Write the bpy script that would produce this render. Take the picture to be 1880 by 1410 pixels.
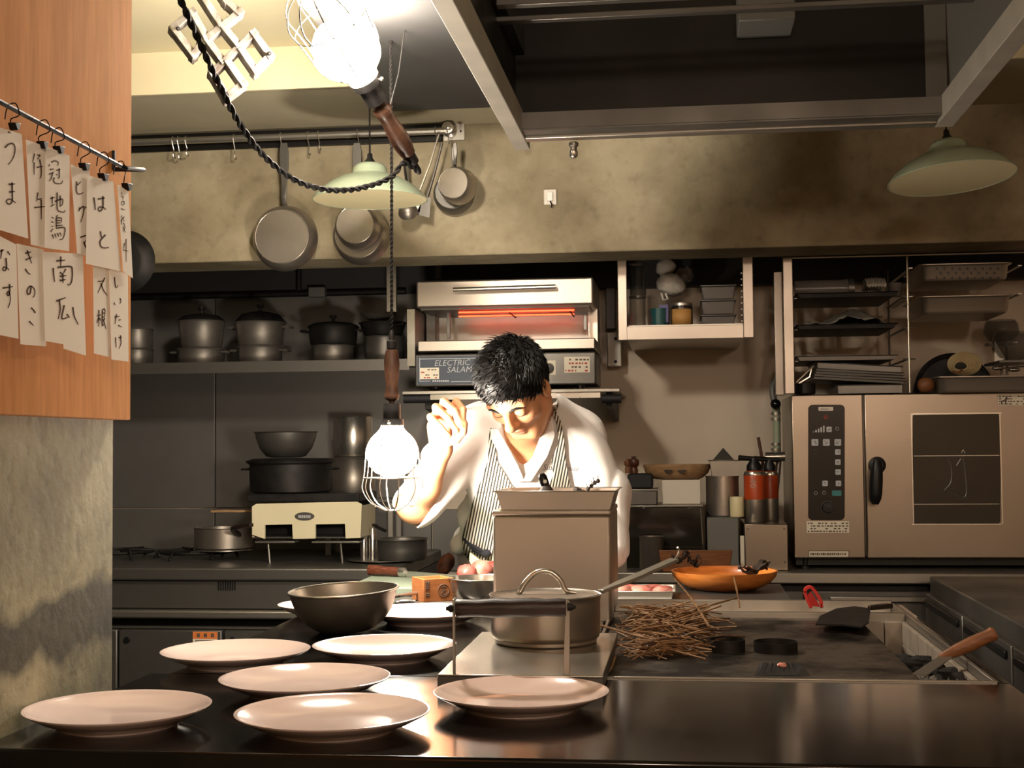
import bpy, bmesh, math, random
import numpy as np
from mathutils import Vector, Matrix, Euler
from mathutils.bvhtree import BVHTree
PI = math.pi
for o in list(bpy.data.objects): bpy.data.objects.remove(o)
SC = bpy.context.scene
COL = SC.collection
random.seed(7)
# ------------------------------------------------------------------ camera
F, CZ = 2500.0, 1.26           # focal length in pixels of the 1880x1410 frame, camera height
dY = np.array([(1250-940)/F, -(815-705)/F, -1.0]); dY /= np.linalg.norm(dY)
d2 = np.array([0.0, -(815+.009*310-705)/F, -1.0])
Zc = np.cross(d2, dY); Zc /= np.linalg.norm(Zc)
if Zc[1] < 0: Zc = -Zc
Xc = np.cross(dY, Zc)
CM = np.array([Xc, dY, Zc])    # rows: world axes seen in camera space
cam = bpy.data.cameras.new('camera'); camo = bpy.data.objects.new('camera', cam); COL.objects.link(camo)
cam.sensor_width = 36; cam.lens = F/1880*36; cam.clip_start = .05; cam.clip_end = 60
mw = Matrix([list(r) for r in CM]).to_4x4(); mw.translation = (0, 0, CZ); camo.matrix_world = mw
SC.camera = camo
# ------------------------------------------------------------------ light and exposure
SC.view_settings.view_transform = 'Standard'; SC.view_settings.look = 'None'
SC.view_settings.gamma = 1; SC.view_settings.use_curve_mapping = False
SC.view_settings.exposure = 0.0
SC.cycles.use_denoising = True
SC.cycles.max_bounces = 8; SC.cycles.diffuse_bounces = 4; SC.cycles.glossy_bounces = 4
SC.cycles.transmission_bounces = 6; SC.cycles.transparent_max_bounces = 8
SC.cycles.sample_clamp_indirect = 4; SC.cycles.caustics_reflective = False; SC.cycles.caustics_refractive = False
W = bpy.data.worlds.new('world'); SC.world = W; W.use_nodes = True
W.node_tree.nodes['Background'].inputs[0].default_value = (.62, .46, .34, 1)
W.node_tree.nodes['Background'].inputs[1].default_value = .055
BULB_LOW, BULB_HIGH = 335.0, 440.0     # radiance of the two work lamp bulbs
def dining_light(loc, power, col=(1, .79, .63), r=.13):
    l = bpy.data.lights.new('dining_light', 'POINT'); l.energy = power; l.color = col; l.shadow_soft_size = r
    o = bpy.data.objects.new('dining_light', l); COL.objects.link(o); o.location = loc
for x in (-1.0, .15, 1.3): dining_light((x, -1.0, 2.18), 60)     # the dining room's warm ceiling lights behind the guests

# ------------------------------------------------------------------ helpers
def ray(px, py): return CM @ np.array([(px-940)/F, -(py-705)/F, -1.0])
def P(px, py, Y): r = ray(px, py); r = r*(Y/r[1]); return Vector((r[0], r[1], r[2]+CZ))
def PZ(px, py, z): r = ray(px, py); r = r*((z-CZ)/r[2]); return Vector((r[0], r[1], r[2]+CZ))
def PX(px, py, x): r = ray(px, py); r = r*(x/r[0]); return Vector((r[0], r[1], r[2]+CZ))
def mpp(p): return -float((CM.T @ np.array([p[0], p[1], p[2]-CZ]))[2])/F
def proj(p):
    c = CM.T @ np.array([p[0], p[1], p[2]-CZ]); return 940-F*c[0]/c[2], 705+F*c[1]/c[2]

ORG = {}
def thing(name, label, cat, loc=(0, 0, 0), group=None, kind=None):
    o = bpy.data.objects.new(name, None); COL.objects.link(o); o.empty_display_size = .02
    o.location = loc; ORG[o.name] = Vector(loc)
    if label: o['label'] = label
    if cat: o['category'] = cat
    if group: o['group'] = group
    if kind: o['kind'] = kind
    return o
def tag(o, label=None, cat=None, group=None, kind=None):
    for k, v in (('label', label), ('category', cat), ('group', group), ('kind', kind)):
        if v: o[k] = v
    return o

class MB:
    def __init__(s): s.v = []; s.f = []
    def add(s, vs, fs):
        b = len(s.v); s.v += [Vector(v) for v in vs]; s.f += [[i+b for i in f] for f in fs]; return s
    def box(s, x0, x1, y0, y1, z0, z1, M=None):
        vs = [Vector((x, y, z)) for z in (z0, z1) for y in (y0, y1) for x in (x0, x1)]
        if M: vs = [M @ v for v in vs]
        return s.add(vs, [(0, 2, 3, 1), (4, 5, 7, 6), (0, 1, 5, 4), (2, 6, 7, 3), (0, 4, 6, 2), (1, 3, 7, 5)])
    def hexa(s, a, b):      # two quads (4 points each) joined
        return s.add(list(a)+list(b), [(3, 2, 1, 0), (4, 5, 6, 7), (0, 1, 5, 4), (1, 2, 6, 5), (2, 3, 7, 6), (3, 0, 4, 7)])
    def lathe(s, prof, c=(0, 0, 0), n=32, M=None, sx=1, sy=1, closed=False):
        c = Vector(c); vs = []; fs = []; m = len(prof)
        for r, z in prof:
            for k in range(n):
                a = 2*PI*k/n; p = Vector((r*math.cos(a)*sx, r*math.sin(a)*sy, z))
                vs.append((M @ p if M else p)+c)
        for i in range(m if closed else m-1):
            j = (i+1) % m
            for k in range(n):
                k2 = (k+1) % n; fs.append((i*n+k, i*n+k2, j*n+k2, j*n+k))
        if not closed:
            if prof[0][0] > 1e-6: fs.append(tuple(range(n))[::-1])
            if prof[-1][0] > 1e-6: fs.append(tuple((m-1)*n+k for k in range(n)))
        return s.add(vs, fs)
    def tube(s, pts, r, n=8, closed=False, cap=True):
        pts = [Vector(p) for p in pts]; m = len(pts)
        rs = r if isinstance(r, (list, tuple)) else [r]*m
        T = []
        for i in range(m):
            a = pts[(i-1) % m] if (closed or i > 0) else pts[0]; b = pts[(i+1) % m] if (closed or i < m-1) else pts[-1]
            t = (b-a); T.append(t.normalized() if t.length > 1e-9 else Vector((0, 0, 1)))
        ref = Vector((0, 0, 1)) if abs(T[0].z) < .9 else Vector((1, 0, 0))
        u = T[0].cross(ref).normalized(); vs = []; fs = []
        for i in range(m):
            u = (u-T[i]*u.dot(T[i])).normalized(); w = T[i].cross(u)
            for k in range(n):
                a = 2*PI*k/n; vs.append(pts[i]+(u*math.cos(a)+w*math.sin(a))*rs[i])
        for i in range(m if closed else m-1):
            j = (i+1) % m
            for k in range(n):
                k2 = (k+1) % n; fs.append((i*n+k, i*n+k2, j*n+k2, j*n+k))
        if not closed and cap:
            fs.append(tuple(range(n))[::-1]); fs.append(tuple((m-1)*n+k for k in range(n)))
        return s.add(vs, fs)
    def prism(s, poly, off):
        n = len(poly); off = Vector(off); a = [Vector(p) for p in poly]
        return s.add(a+[p+off for p in a], [tuple(range(n)), tuple(range(2*n-1, n-1, -1))]+[(i, i+n, (i+1) % n+n, (i+1) % n) for i in range(n)])
    def blob(s, c, r, n=12, m=8, M=None, jit=0, rnd=random):
        c = Vector(c); r = r if isinstance(r, (list, tuple)) else (r, r, r); vs = []; fs = []
        for i in range(m+1):
            t = PI*i/m
            for k in range(n):
                a = 2*PI*k/n; j = 1+rnd.uniform(-jit, jit) if 0 < i < m else 1
                p = Vector((r[0]*math.sin(t)*math.cos(a)*j, r[1]*math.sin(t)*math.sin(a)*j, r[2]*math.cos(t)*j))
                vs.append((M @ p if M else p)+c)
        for i in range(m):
            for k in range(n):
                k2 = (k+1) % n; fs.append((i*n+k, (i+1)*n+k, (i+1)*n+k2, i*n+k2))
        return s.add(vs, fs)
    def grid(s, fn, nu, nv):
        vs = [fn(i/nu, j/nv) for j in range(nv+1) for i in range(nu+1)]
        return s.add(vs, [(j*(nu+1)+i, j*(nu+1)+i+1, (j+1)*(nu+1)+i+1, (j+1)*(nu+1)+i) for j in range(nv) for i in range(nu)])
    def build(s, name, mat, parent=None, smooth=40, bev=0, seg=2, merge=False, solid=0, sub=0, fix=True):
        org = ORG.get(parent.name, Vector()) if parent else Vector()
        me = bpy.data.meshes.new(name); me.from_pydata([v-org for v in s.v], [], s.f)
        if fix:
            bm = bmesh.new(); bm.from_mesh(me)
            if merge: bmesh.ops.remove_doubles(bm, verts=bm.verts, dist=1e-5)
            bmesh.ops.recalc_face_normals(bm, faces=bm.faces); bm.to_mesh(me); bm.free()
        if smooth:
            for p in me.polygons: p.use_smooth = True
            me.set_sharp_from_angle(angle=math.radians(smooth))
        me.materials.append(mat)
        o = bpy.data.objects.new(name, me); COL.objects.link(o)
        if parent: o.parent = parent; ORG[o.name] = org
        if solid: m = o.modifiers.new('s', 'SOLIDIFY'); m.thickness = solid; m.offset = 0
        if bev: m = o.modifiers.new('b', 'BEVEL'); m.width = bev; m.segments = seg; m.limit_method = 'ANGLE'; m.angle_limit = math.radians(35)
        if sub: m = o.modifiers.new('u', 'SUBSURF'); m.levels = m.render_levels = sub
        return o

def prect(x0, y0, x1, y1, Y):   # a front facing rectangle at depth Y -> X0, X1, Z0, Z1
    xm, ym = (x0+x1)/2, (y0+y1)/2
    return P(x0, ym, Y).x, P(x1, ym, Y).x, P(xm, y1, Y).z, P(xm, y0, Y).z
def pbox(mb, x0, y0, x1, y1, Y, dep, M=None):
    a, b, c, d = prect(x0, y0, x1, y1, Y); return mb.box(a, b, Y, Y+dep, c, d, M)
def plathe(mb, cx, Y, prof, n=32, **k):     # prof: (radius px, image y) pairs
    m = mpp(P(cx, prof[0][1], Y)); x = P(cx, sum(p[1] for p in prof)/len(prof), Y).x
    return mb.lathe([(r*m, P(cx, y, Y).z) for r, y in prof], (x, Y, 0), n, **k)
def base_at(cx, y, Y): return P(cx, y, Y)
def copy_tree(o, parent=None):
    c = o.copy(); COL.objects.link(c)
    if parent: c.parent = parent
    ORG[c.name] = ORG.get(o.name, Vector())
    for ch in o.children: copy_tree(ch, c)
    return c
def smooth_path(pts, n=6):      # Catmull-Rom through the points
    pts = [Vector(p) for p in pts]; out = []
    q = [pts[0]*2-pts[1]]+pts+[pts[-1]*2-pts[-2]]
    for i in range(1, len(q)-2):
        for k in range(n):
            t = k/n; a, b, c, d = q[i-1], q[i], q[i+1], q[i+2]
            out.append(.5*((2*b)+(c-a)*t+(2*a-5*b+4*c-d)*t*t+(3*b-a-3*c+d)*t**3))
    out.append(pts[-1]); return out
def axis_matrix(d, up=(0, 0, 1)):       # local z along d
    d = Vector(d).normalized(); up = Vector(up)
    if abs(d.dot(up)) > .98: up = Vector((1, 0, 0))
    x = up.cross(d).normalized(); y = d.cross(x)
    return Matrix((x, y, d)).transposed()
def text_mb(txt, size, M, mb=None, thin=0, shear=0, align='LEFT', depth=.0004):
    """flat lettering as mesh; M places the xy plane of the text"""
    cu = bpy.data.curves.new('t', 'FONT'); cu.body = txt; cu.size = size; cu.shear = shear; cu.align_x = align
    cu.offset = thin; cu.extrude = depth; cu.resolution_u = 2
    o = bpy.data.objects.new('t', cu); COL.objects.link(o)
    dg = bpy.context.evaluated_depsgraph_get(); dg.update()
    me = bpy.data.meshes.new_from_object(o.evaluated_get(dg))
    mb = mb or MB(); mb.add([M @ v.co for v in me.vertices], [tuple(p.vertices) for p in me.polygons])
    bpy.data.objects.remove(o); bpy.data.curves.remove(cu); bpy.data.meshes.remove(me)
    return mb
def wall_text_M(p, rot=0):      # text facing the camera side (-Y), starting at p
    return Matrix.Translation(p) @ Matrix.Rotation(PI/2, 4, 'X') @ Matrix.Rotation(rot, 4, 'Z')

# ------------------------------------------------------------------ materials
def lin(c):
    if isinstance(c, str):
        c = [int(c[i:i+2], 16)/255 for i in (0, 2, 4)]
        c = [x/12.92 if x <= .04045 else ((x+.055)/1.055)**2.4 for x in c]
    return (*c[:3], 1)
def mk(name, col, rough=.5, metal=0, col2=None, scale=6, detail=4, bump=0, bscale=None, stretch=(1, 1, 1), spec=.5,
       coat=0, emit=None, es=0, trans=0, ior=1.45, alpha=1, rvar=0, sss=0, lo=.35, hi=.65, sheen=0):
    m = bpy.data.materials.new(name); m.use_nodes = True; nt = m.node_tree; N = nt.nodes; L = nt.links
    b = N['Principled BSDF']; b.inputs['Base Color'].default_value = lin(col); b.inputs['Roughness'].default_value = rough
    b.inputs['Metallic'].default_value = metal; b.inputs['Specular IOR Level'].default_value = spec
    b.inputs['Coat Weight'].default_value = coat; b.inputs['Coat Roughness'].default_value = .06
    b.inputs['Transmission Weight'].default_value = trans; b.inputs['IOR'].default_value = ior; b.inputs['Alpha'].default_value = alpha
    if sss: b.inputs['Subsurface Weight'].default_value = sss; b.inputs['Subsurface Radius'].default_value = (.012, .005, .003)
    if sheen: b.inputs['Sheen Weight'].default_value = sheen
    if emit is not None: b.inputs['Emission Color'].default_value = lin(emit); b.inputs['Emission Strength'].default_value = es
    if col2 is not None or bump or rvar:
        tc = N.new('ShaderNodeTexCoord'); mp = N.new('ShaderNodeMapping'); mp.inputs['Scale'].default_value = stretch
        L.new(tc.outputs['Object'], mp.inputs['Vector'])
        nz = N.new('ShaderNodeTexNoise'); nz.inputs['Scale'].default_value = scale; nz.inputs['Detail'].default_value = detail
        L.new(mp.outputs[0], nz.inputs['Vector'])
        if col2 is not None:
            r = N.new('ShaderNodeValToRGB'); r.color_ramp.elements[0].color = lin(col); r.color_ramp.elements[1].color = lin(col2)
            r.color_ramp.elements[0].position = lo; r.color_ramp.elements[1].position = hi
            L.new(nz.outputs['Fac'], r.inputs[0]); L.new(r.outputs[0], b.inputs['Base Color'])
        if rvar:
            mr = N.new('ShaderNodeMapRange'); mr.inputs[1].default_value = .3; mr.inputs[2].default_value = .7
            mr.inputs[3].default_value = max(.02, rough-rvar); mr.inputs[4].default_value = min(1, rough+rvar)
            L.new(nz.outputs['Fac'], mr.inputs[0]); L.new(mr.outputs[0], b.inputs['Roughness'])
        if bump:
            n2 = nz
            if bscale:
                n2 = N.new('ShaderNodeTexNoise'); n2.inputs['Scale'].default_value = bscale; n2.inputs['Detail'].default_value = 5
                L.new(mp.outputs[0], n2.inputs['Vector'])
            bp = N.new('ShaderNodeBump'); bp.inputs['Strength'].default_value = bump; bp.inputs['Distance'].default_value = .004
            L.new(n2.outputs['Fac'], bp.inputs['Height']); L.new(bp.outputs[0], b.inputs['Normal'])
    return m
MT = {}
def M_(k, *a, **kw): MT[k] = mk(k, *a, **kw); return MT[k]
M_('steel', 'aaa59b', .36, .88, '9d988f', 4, rvar=.05)
M_('steel_bright', 'd2cdc4', .24, .95, 'c4bfb5', 6, rvar=.04)
M_('steel_satin', 'b9afa3', .4, .85, 'b0a69a', 3, rvar=.05)
M_('steel_dark', '6f6c67', .42, .75, '625f5a', 5, rvar=.08)
M_('steel_wall', '7a7772', .45, .45, '6d6a66', 2.5, rvar=.06)
M_('pot_steel', 'b0a89d', .34, .88, '958d83', 7, rvar=.1)
M_('pot_old', '98928a', .4, .8, '726d66', 9, rvar=.12)
M_('iron', '1b1a1a', .55, .6, '2a2725', 20, bump=.15)
M_('iron_rust', 'a09b95', .5, .5, '6a6058', 30, bump=.3, bscale=60)
M_('black', '131314', .4, 0, spec=.4)
M_('black_gloss', '0e0e10', .15, 0)
M_('rubber', '17171a', .65)
M_('cord', '0f0c0a', .8, spec=.2)
M_('dark_paint', '2b2a2a', .6, 0, '232221', 3)
M_('hood_dark', '2a2725', .42, .7, '211f1d', 3, rvar=.1)
M_('grey_panel', '6b6a66', .5, .3)
M_('cream', 'd9cfae', .7, 0, 'd1c6a4', 3)
M_('ceiling', 'b3aa90', .8, 0, 'aaa188', 4, bump=.1, bscale=80)
M_('wall_beige', 'dccdb9', .6, 0, 'd2c2ad', 3, spec=.3)
M_('beam_paint', 'a49f95', .55, .35, 'b5afa2', 8, bump=.1)
M_('paper', 'f6efe2', .85, spec=.1)
M_('ink', '4a3018', .8, spec=.1)
M_('plate', 'e6cfc6', .12, 0, coat=.4)
M_('white_enamel', 'e8e4da', .25)
M_('white_plastic', 'd8d0c2', .4)
M_('sticker', 'e4dcc8', .6)
M_('sticker_orange', 'd8793a', .6)
M_('wood_dark', '3a1d12', .35, 0, '5a3020', 30, stretch=(1, 8, 8))
M_('wood_handle', '4a3020', .4, 0, '35211a', 40, stretch=(6, 6, 1))
M_('wood_black', '1c1412', .4, 0, '2e1f1a', 30, stretch=(1, 8, 8), bump=.2)
M_('wood_bowl', 'dd8a40', .35, 0, 'bd6c2c', 14, stretch=(1, 1, 6), coat=.2)
M_('wood_tray', '8a5a38', .5, 0, '704527', 20, stretch=(1, 6, 6))
M_('wood_plain', 'a48460', .5, 0, '8b6c4a', 20, stretch=(1, 6, 6))
M_('masu', 'a8683a', .55, 0, '94592f', 25, stretch=(1, 1, 9))
M_('enamel_green', '98a48c', .3, coat=.3)
M_('enamel_cream', 'e8dcb0', .3)
M_('board', '6d7767', .6)
M_('skin', 'd79a70', .5, 0, sss=.1)
M_('hair', '0d0c0d', .5, 0, spec=.5)
M_('cloth', 'e6e2de', .9, spec=.15, sheen=.2, bump=.15, scale=300)
M_('embroidery', '2b2b38', .8)
M_('trousers', '22232a', .9)
M_('straw', '94714d', .7, 0, '6e4f33', 60)
M_('straw_dark', '5d3f25', .75, 0, '3f2917', 60)
M_('meat', 'b9655a', .4, 0, 'd69a8a', 40, coat=.3)
M_('meat_red', '8f3a34', .4, 0, 'bb6f64', 35, coat=.3)
M_('roast', '7a4632', .5, 0, '3a1d18', 30, bump=.4)
M_('dried', '241b16', .6, 0, '3b2e25', 40, bump=.5)
M_('red', 'd0302a', .4)
M_('orange_can', 'b8481c', .35)
M_('copper', 'a0603a', .3, 1)
M_('tile', 'a59a8c', .5, 0, '8f8477', 20, bump=.1)
M_('ash', '6f6a62', .95, 0, '2a2724', 40, bump=.5, bscale=80)
M_('charcoal', '121110', .9, 0, '24211e', 60, bump=.6)
M_('teal', '2a7d83', .3)
M_('violet', '8a86c8', .4)
M_('label_tan', 'b98a4c', .6)
M_('dark_jar', '2a211c', .25)
M_('bag', 'c6c0b4', .55, 0, 'a8a298', 20, bump=.4, bscale=40)
M_('foil', '8b897f', .45, .3, 'a5a296', 20, bump=.5)
M_('rope', 'b8a67c', .7)
M_('panel_blue', '3b4552', .45)
M_('print', 'b9bcc0', .5)
M_('print_dark', '5a4c40', .6)
M_('red_print', 'b03a2e', .6)
M_('glow', '801808', .5, emit=(1, .035, .01), es=11)
M_('oven_steel', '998d7f', .34, 1, '8b8073', 1.5, rvar=.05)
M_('bulb', 'ffffff', .3, emit=(1, .88, .73), es=BULB_LOW); M_('bulb_high', 'ffffff', .3, emit=(1, .88, .73), es=BULB_HIGH)
M_('glass', 'ffffff', .03, trans=1, ior=1.3, alpha=.45)
M_('smoke_glass', '4a4740', .06, alpha=.35)
M_('clear_plastic', '77716c', .2, alpha=.75)
M_('print_grey', '3c3a36', .8)  # dark grey of the indicator fields and sticker print
def nodes_of(m): return m.node_tree.nodes, m.node_tree.links, m.node_tree.nodes['Principled BSDF']
def make_concrete(name, c1, c2, c3, sc, pits=.55):
    m = mk(name, c1, .75); N, L, b = nodes_of(m)
    tc = N.new('ShaderNodeTexCoord')
    n1 = N.new('ShaderNodeTexNoise'); n1.inputs['Scale'].default_value = sc; n1.inputs['Detail'].default_value = 8; n1.inputs['Roughness'].default_value = .6
    n2 = N.new('ShaderNodeTexNoise'); n2.inputs['Scale'].default_value = sc*9; n2.inputs['Detail'].default_value = 6
    for n in (n1, n2): L.new(tc.outputs['Object'], n.inputs['Vector'])
    r = N.new('ShaderNodeValToRGB'); e = r.color_ramp.elements
    e[0].position = .34; e[0].color = lin(c1); e[1].position = .64; e[1].color = lin(c3); k = e.new(.5); k.color = lin(c2)
    L.new(n1.outputs['Fac'], r.inputs[0])
    r2 = N.new('ShaderNodeValToRGB'); r2.color_ramp.elements[0].position = .28; r2.color_ramp.elements[0].color = (pits, pits, pits, 1)
    r2.color_ramp.elements[1].position = .45; r2.color_ramp.elements[1].color = (1, 1, 1, 1)
    L.new(n2.outputs['Fac'], r2.inputs[0])
    mx = N.new('ShaderNodeMix'); mx.data_type = 'RGBA'; mx.blend_type = 'MULTIPLY'; mx.inputs[0].default_value = 1
    L.new(r.outputs[0], mx.inputs[6]); L.new(r2.outputs[0], mx.inputs[7]); L.new(mx.outputs[2], b.inputs['Base Color'])
    bp = N.new('ShaderNodeBump'); bp.inputs['Strength'].default_value = .35; bp.inputs['Distance'].default_value = .004
    L.new(n2.outputs['Fac'], bp.inputs['Height']); L.new(bp.outputs[0], b.inputs['Normal'])
    MT[name] = m; return m
make_concrete('concrete', '75694f', '92866c', 'ab9f84', 2.8, .8)
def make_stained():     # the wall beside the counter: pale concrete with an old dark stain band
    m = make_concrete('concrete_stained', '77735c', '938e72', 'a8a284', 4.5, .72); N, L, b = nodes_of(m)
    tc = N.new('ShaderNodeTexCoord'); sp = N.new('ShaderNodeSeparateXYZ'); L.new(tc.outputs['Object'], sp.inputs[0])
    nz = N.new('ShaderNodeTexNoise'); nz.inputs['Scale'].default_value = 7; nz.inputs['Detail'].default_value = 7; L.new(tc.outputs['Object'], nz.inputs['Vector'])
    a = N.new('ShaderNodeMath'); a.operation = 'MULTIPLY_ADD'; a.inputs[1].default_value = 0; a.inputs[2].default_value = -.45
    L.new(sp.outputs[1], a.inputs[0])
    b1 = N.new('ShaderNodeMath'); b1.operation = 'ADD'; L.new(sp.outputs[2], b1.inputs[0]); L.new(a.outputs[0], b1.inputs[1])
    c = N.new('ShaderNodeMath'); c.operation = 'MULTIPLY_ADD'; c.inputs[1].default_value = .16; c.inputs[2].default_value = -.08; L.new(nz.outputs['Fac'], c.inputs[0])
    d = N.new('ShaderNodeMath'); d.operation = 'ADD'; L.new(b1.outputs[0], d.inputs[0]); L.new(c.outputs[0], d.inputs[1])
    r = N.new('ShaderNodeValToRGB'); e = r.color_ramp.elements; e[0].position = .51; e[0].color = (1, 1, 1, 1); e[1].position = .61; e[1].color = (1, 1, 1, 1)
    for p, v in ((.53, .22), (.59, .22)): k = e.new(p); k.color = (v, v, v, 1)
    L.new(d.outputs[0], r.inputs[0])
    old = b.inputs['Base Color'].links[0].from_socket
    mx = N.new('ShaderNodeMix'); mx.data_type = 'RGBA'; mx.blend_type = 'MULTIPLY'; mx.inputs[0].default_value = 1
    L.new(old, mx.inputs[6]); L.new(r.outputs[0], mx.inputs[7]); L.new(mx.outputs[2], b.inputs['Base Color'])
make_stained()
def make_grain(name, c1, c2, axis='Z', sc=3.0, rough=.5):
    m = mk(name, c1, rough, spec=.08); N, L, b = nodes_of(m)
    tc = N.new('ShaderNodeTexCoord'); mp = N.new('ShaderNodeMapping'); L.new(tc.outputs['Object'], mp.inputs['Vector'])
    mp.inputs['Scale'].default_value = {'Z': (1, 1, .1), 'X': (.1, 1, 1), 'Y': (1, .1, 1)}[axis]
    n1 = N.new('ShaderNodeTexNoise'); n1.inputs['Scale'].default_value = sc*4; n1.inputs['Detail'].default_value = 3; n1.inputs['Distortion'].default_value = .6
    n2 = N.new('ShaderNodeTexNoise'); n2.inputs['Scale'].default_value = sc*60; n2.inputs['Detail'].default_value = 4
    L.new(mp.outputs[0], n1.inputs['Vector']); L.new(mp.outputs[0], n2.inputs['Vector'])
    w = N.new('ShaderNodeMath'); w.operation = 'MULTIPLY'; w.inputs[1].default_value = 34; L.new(n1.outputs['Fac'], w.inputs[0])
    s = N.new('ShaderNodeMath'); s.operation = 'SINE'; L.new(w.outputs[0], s.inputs[0])
    a = N.new('ShaderNodeMath'); a.operation = 'MULTIPLY_ADD'; a.inputs[1].default_value = .12; a.inputs[2].default_value = 0; L.new(s.outputs[0], a.inputs[0])
    d = N.new('ShaderNodeMath'); d.operation = 'ADD'; L.new(a.outputs[0], d.inputs[0]); L.new(n2.outputs['Fac'], d.inputs[1])
    r = N.new('ShaderNodeValToRGB'); r.color_ramp.elements[0].position = .25; r.color_ramp.elements[0].color = lin(c2)
    r.color_ramp.elements[1].position = .75; r.color_ramp.elements[1].color = lin(c1)
    L.new(d.outputs[0], r.inputs[0]); L.new(r.outputs[0], b.inputs['Base Color']); MT[name] = m; return m
make_grain('wood_panel', 'd8995f', 'c48850', 'Z', 2.2, .85)
def make_counter():
    m = mk('counter', '0e0c0b', .12, 0, spec=.5); N, L, b = nodes_of(m)
    tc = N.new('ShaderNodeTexCoord'); n1 = N.new('ShaderNodeTexNoise'); n1.inputs['Scale'].default_value = 9; n1.inputs['Detail'].default_value = 6
    L.new(tc.outputs['Object'], n1.inputs['Vector'])
    mr = N.new('ShaderNodeMapRange'); mr.inputs[3].default_value = .08; mr.inputs[4].default_value = .17; L.new(n1.outputs['Fac'], mr.inputs[0]); L.new(mr.outputs[0], b.inputs['Roughness'])
    b.inputs['Metallic'].default_value = .0; MT['counter'] = m
make_counter()
def make_griddle():
    m = mk('griddle', '37332f', .42, .75); N, L, b = nodes_of(m)
    tc = N.new('ShaderNodeTexCoord'); n1 = N.new('ShaderNodeTexNoise'); n1.inputs['Scale'].default_value = 8; n1.inputs['Detail'].default_value = 9; n1.inputs['Roughness'].default_value = .7
    L.new(tc.outputs['Object'], n1.inputs['Vector'])
    r = N.new('ShaderNodeValToRGB'); e = r.color_ramp.elements; e[0].position = .42; e[0].color = lin('100d0b'); e[1].position = .6; e[1].color = lin('625a51')
    L.new(n1.outputs['Fac'], r.inputs[0]); L.new(r.outputs[0], b.inputs['Base Color'])
    mr = N.new('ShaderNodeMapRange'); mr.inputs[3].default_value = .6; mr.inputs[4].default_value = .3; L.new(n1.outputs['Fac'], mr.inputs[0]); L.new(mr.outputs[0], b.inputs['Roughness'])
    MT['griddle'] = m
make_griddle()
def make_apron():
    m = mk('apron', 'd8d2c4', .9, spec=.1); N, L, b = nodes_of(m)
    at = N.new('ShaderNodeAttribute'); at.attribute_name = 'stripe'
    s = N.new('ShaderNodeMath'); s.operation = 'FRACT'; L.new(at.outputs['Fac'], s.inputs[0])
    g = N.new('ShaderNodeMath'); g.operation = 'GREATER_THAN'; g.inputs[1].default_value = .5; L.new(s.outputs[0], g.inputs[0])
    mx = N.new('ShaderNodeMix'); mx.data_type = 'RGBA'; mx.inputs[6].default_value = lin('d6cfbf'); mx.inputs[7].default_value = lin('3f3c38')
    L.new(g.outputs[0], mx.inputs[0]); L.new(mx.outputs[2], b.inputs['Base Color']); MT['apron'] = m
make_apron()
def make_skin():
    N, L, b = nodes_of(MT['skin']); at = N.new('ShaderNodeAttribute'); at.attribute_name = 'tint'
    mx = N.new('ShaderNodeMix'); mx.data_type = 'RGBA'; mx.inputs[6].default_value = lin('d39a72'); mx.inputs[7].default_value = lin('a8574a')
    L.new(at.outputs['Fac'], mx.inputs[0]); L.new(mx.outputs[2], b.inputs['Base Color'])
make_skin()
# ================================================================== the room
CT = .90
def struct(name, mb, mat, parent=None, **k):
    o = mb.build(name, mat, parent, **k)
    if not parent: o['kind'] = 'structure'
    return o
struct('floor', MB().box(-3, 3, -2.7, 5.3, -.1, 0), MT['dark_paint'])
struct('ceiling', MB().box(-3, 3, -2.7, 5.3, 2.62, 2.72), MT['ceiling'])
struct('wall_left', MB().box(-1.35, -.858, -2.0, 1.99, 0, 2.62), MT['concrete_stained'], bev=.006)
struct('wall_front', MB().box(-3, 3, -2.7, -2.6, 0, 2.62), MT['wall_beige'])
struct('wall_right', MB().box(3, 3.1, -2.7, 5.15, 0, 2.62), MT['wall_beige'])
struct('wall_back', MB().box(-3, 3, 5.0, 5.15, 0, 2.62), MT['wall_beige'])
wb = bpy.data.objects['wall_back']
# steel sheets clad the wall behind the stove (seams at the joints)
xs = [-2.9, -1.75, -.62]
xs[2] = P(792, 800, 4.985).x
for i in range(2):
    MB().box(xs[i]+.002, xs[i+1]-.002, 4.985, 5.0, 1.035, 2.05).build('cladding_panel', MT['steel_wall'], wb, bev=.002)
    MB().box(xs[i]+.002, xs[i+1]-.002, 4.98, 5.0, .8, 1.031).build('cladding_panel', MT['steel_wall'], wb, bev=.002)
MB().box(xs[2]+.002, P(905, 900, 4.985).x, 4.985, 5.0, .8, P(830, 935, 4.98).z).build('cladding_panel', MT['steel_wall'], wb, bev=.002)
# the dark strip of wall under the lintel
MB().box(-2.9, 2.9, 4.93, 5.0, P(600, 540, 4.93).z, 2.2).build('soffit_panel', MT['dark_paint'], wb)
struct('wall_upper', MB().box(-3, 3, 4.2, 4.42, 1.857, 2.62), MT['concrete'], bev=.004)
# lower ceiling strip against the concrete lintel, its pale beam and the ceiling before it
yb = PZ(400, 168, 2.272).y
struct('trim_1', MB().box(-3, 3, yb, 4.2, 2.272, 2.62), MT['ceiling'])
zt = P(280, 97, yb-.01).z
struct('trim_2', MB().box(-3, 3, yb-.012, yb, 2.268, zt), MT['cream'])
struct('trim_3', MB().box(-3, 3, 1.0, yb-.012, zt, 2.62), MT['cream'])
# dark duct running over the counter
a = PZ(700, 180, 2.2).x; b = PZ(905, 195, 2.2); yb2 = PZ(830, 200, 2.2).y
struct('trim_4', MB().box(a, -.36, 1.0, yb2, 2.2, 2.262), MT['dark_paint'])
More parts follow.
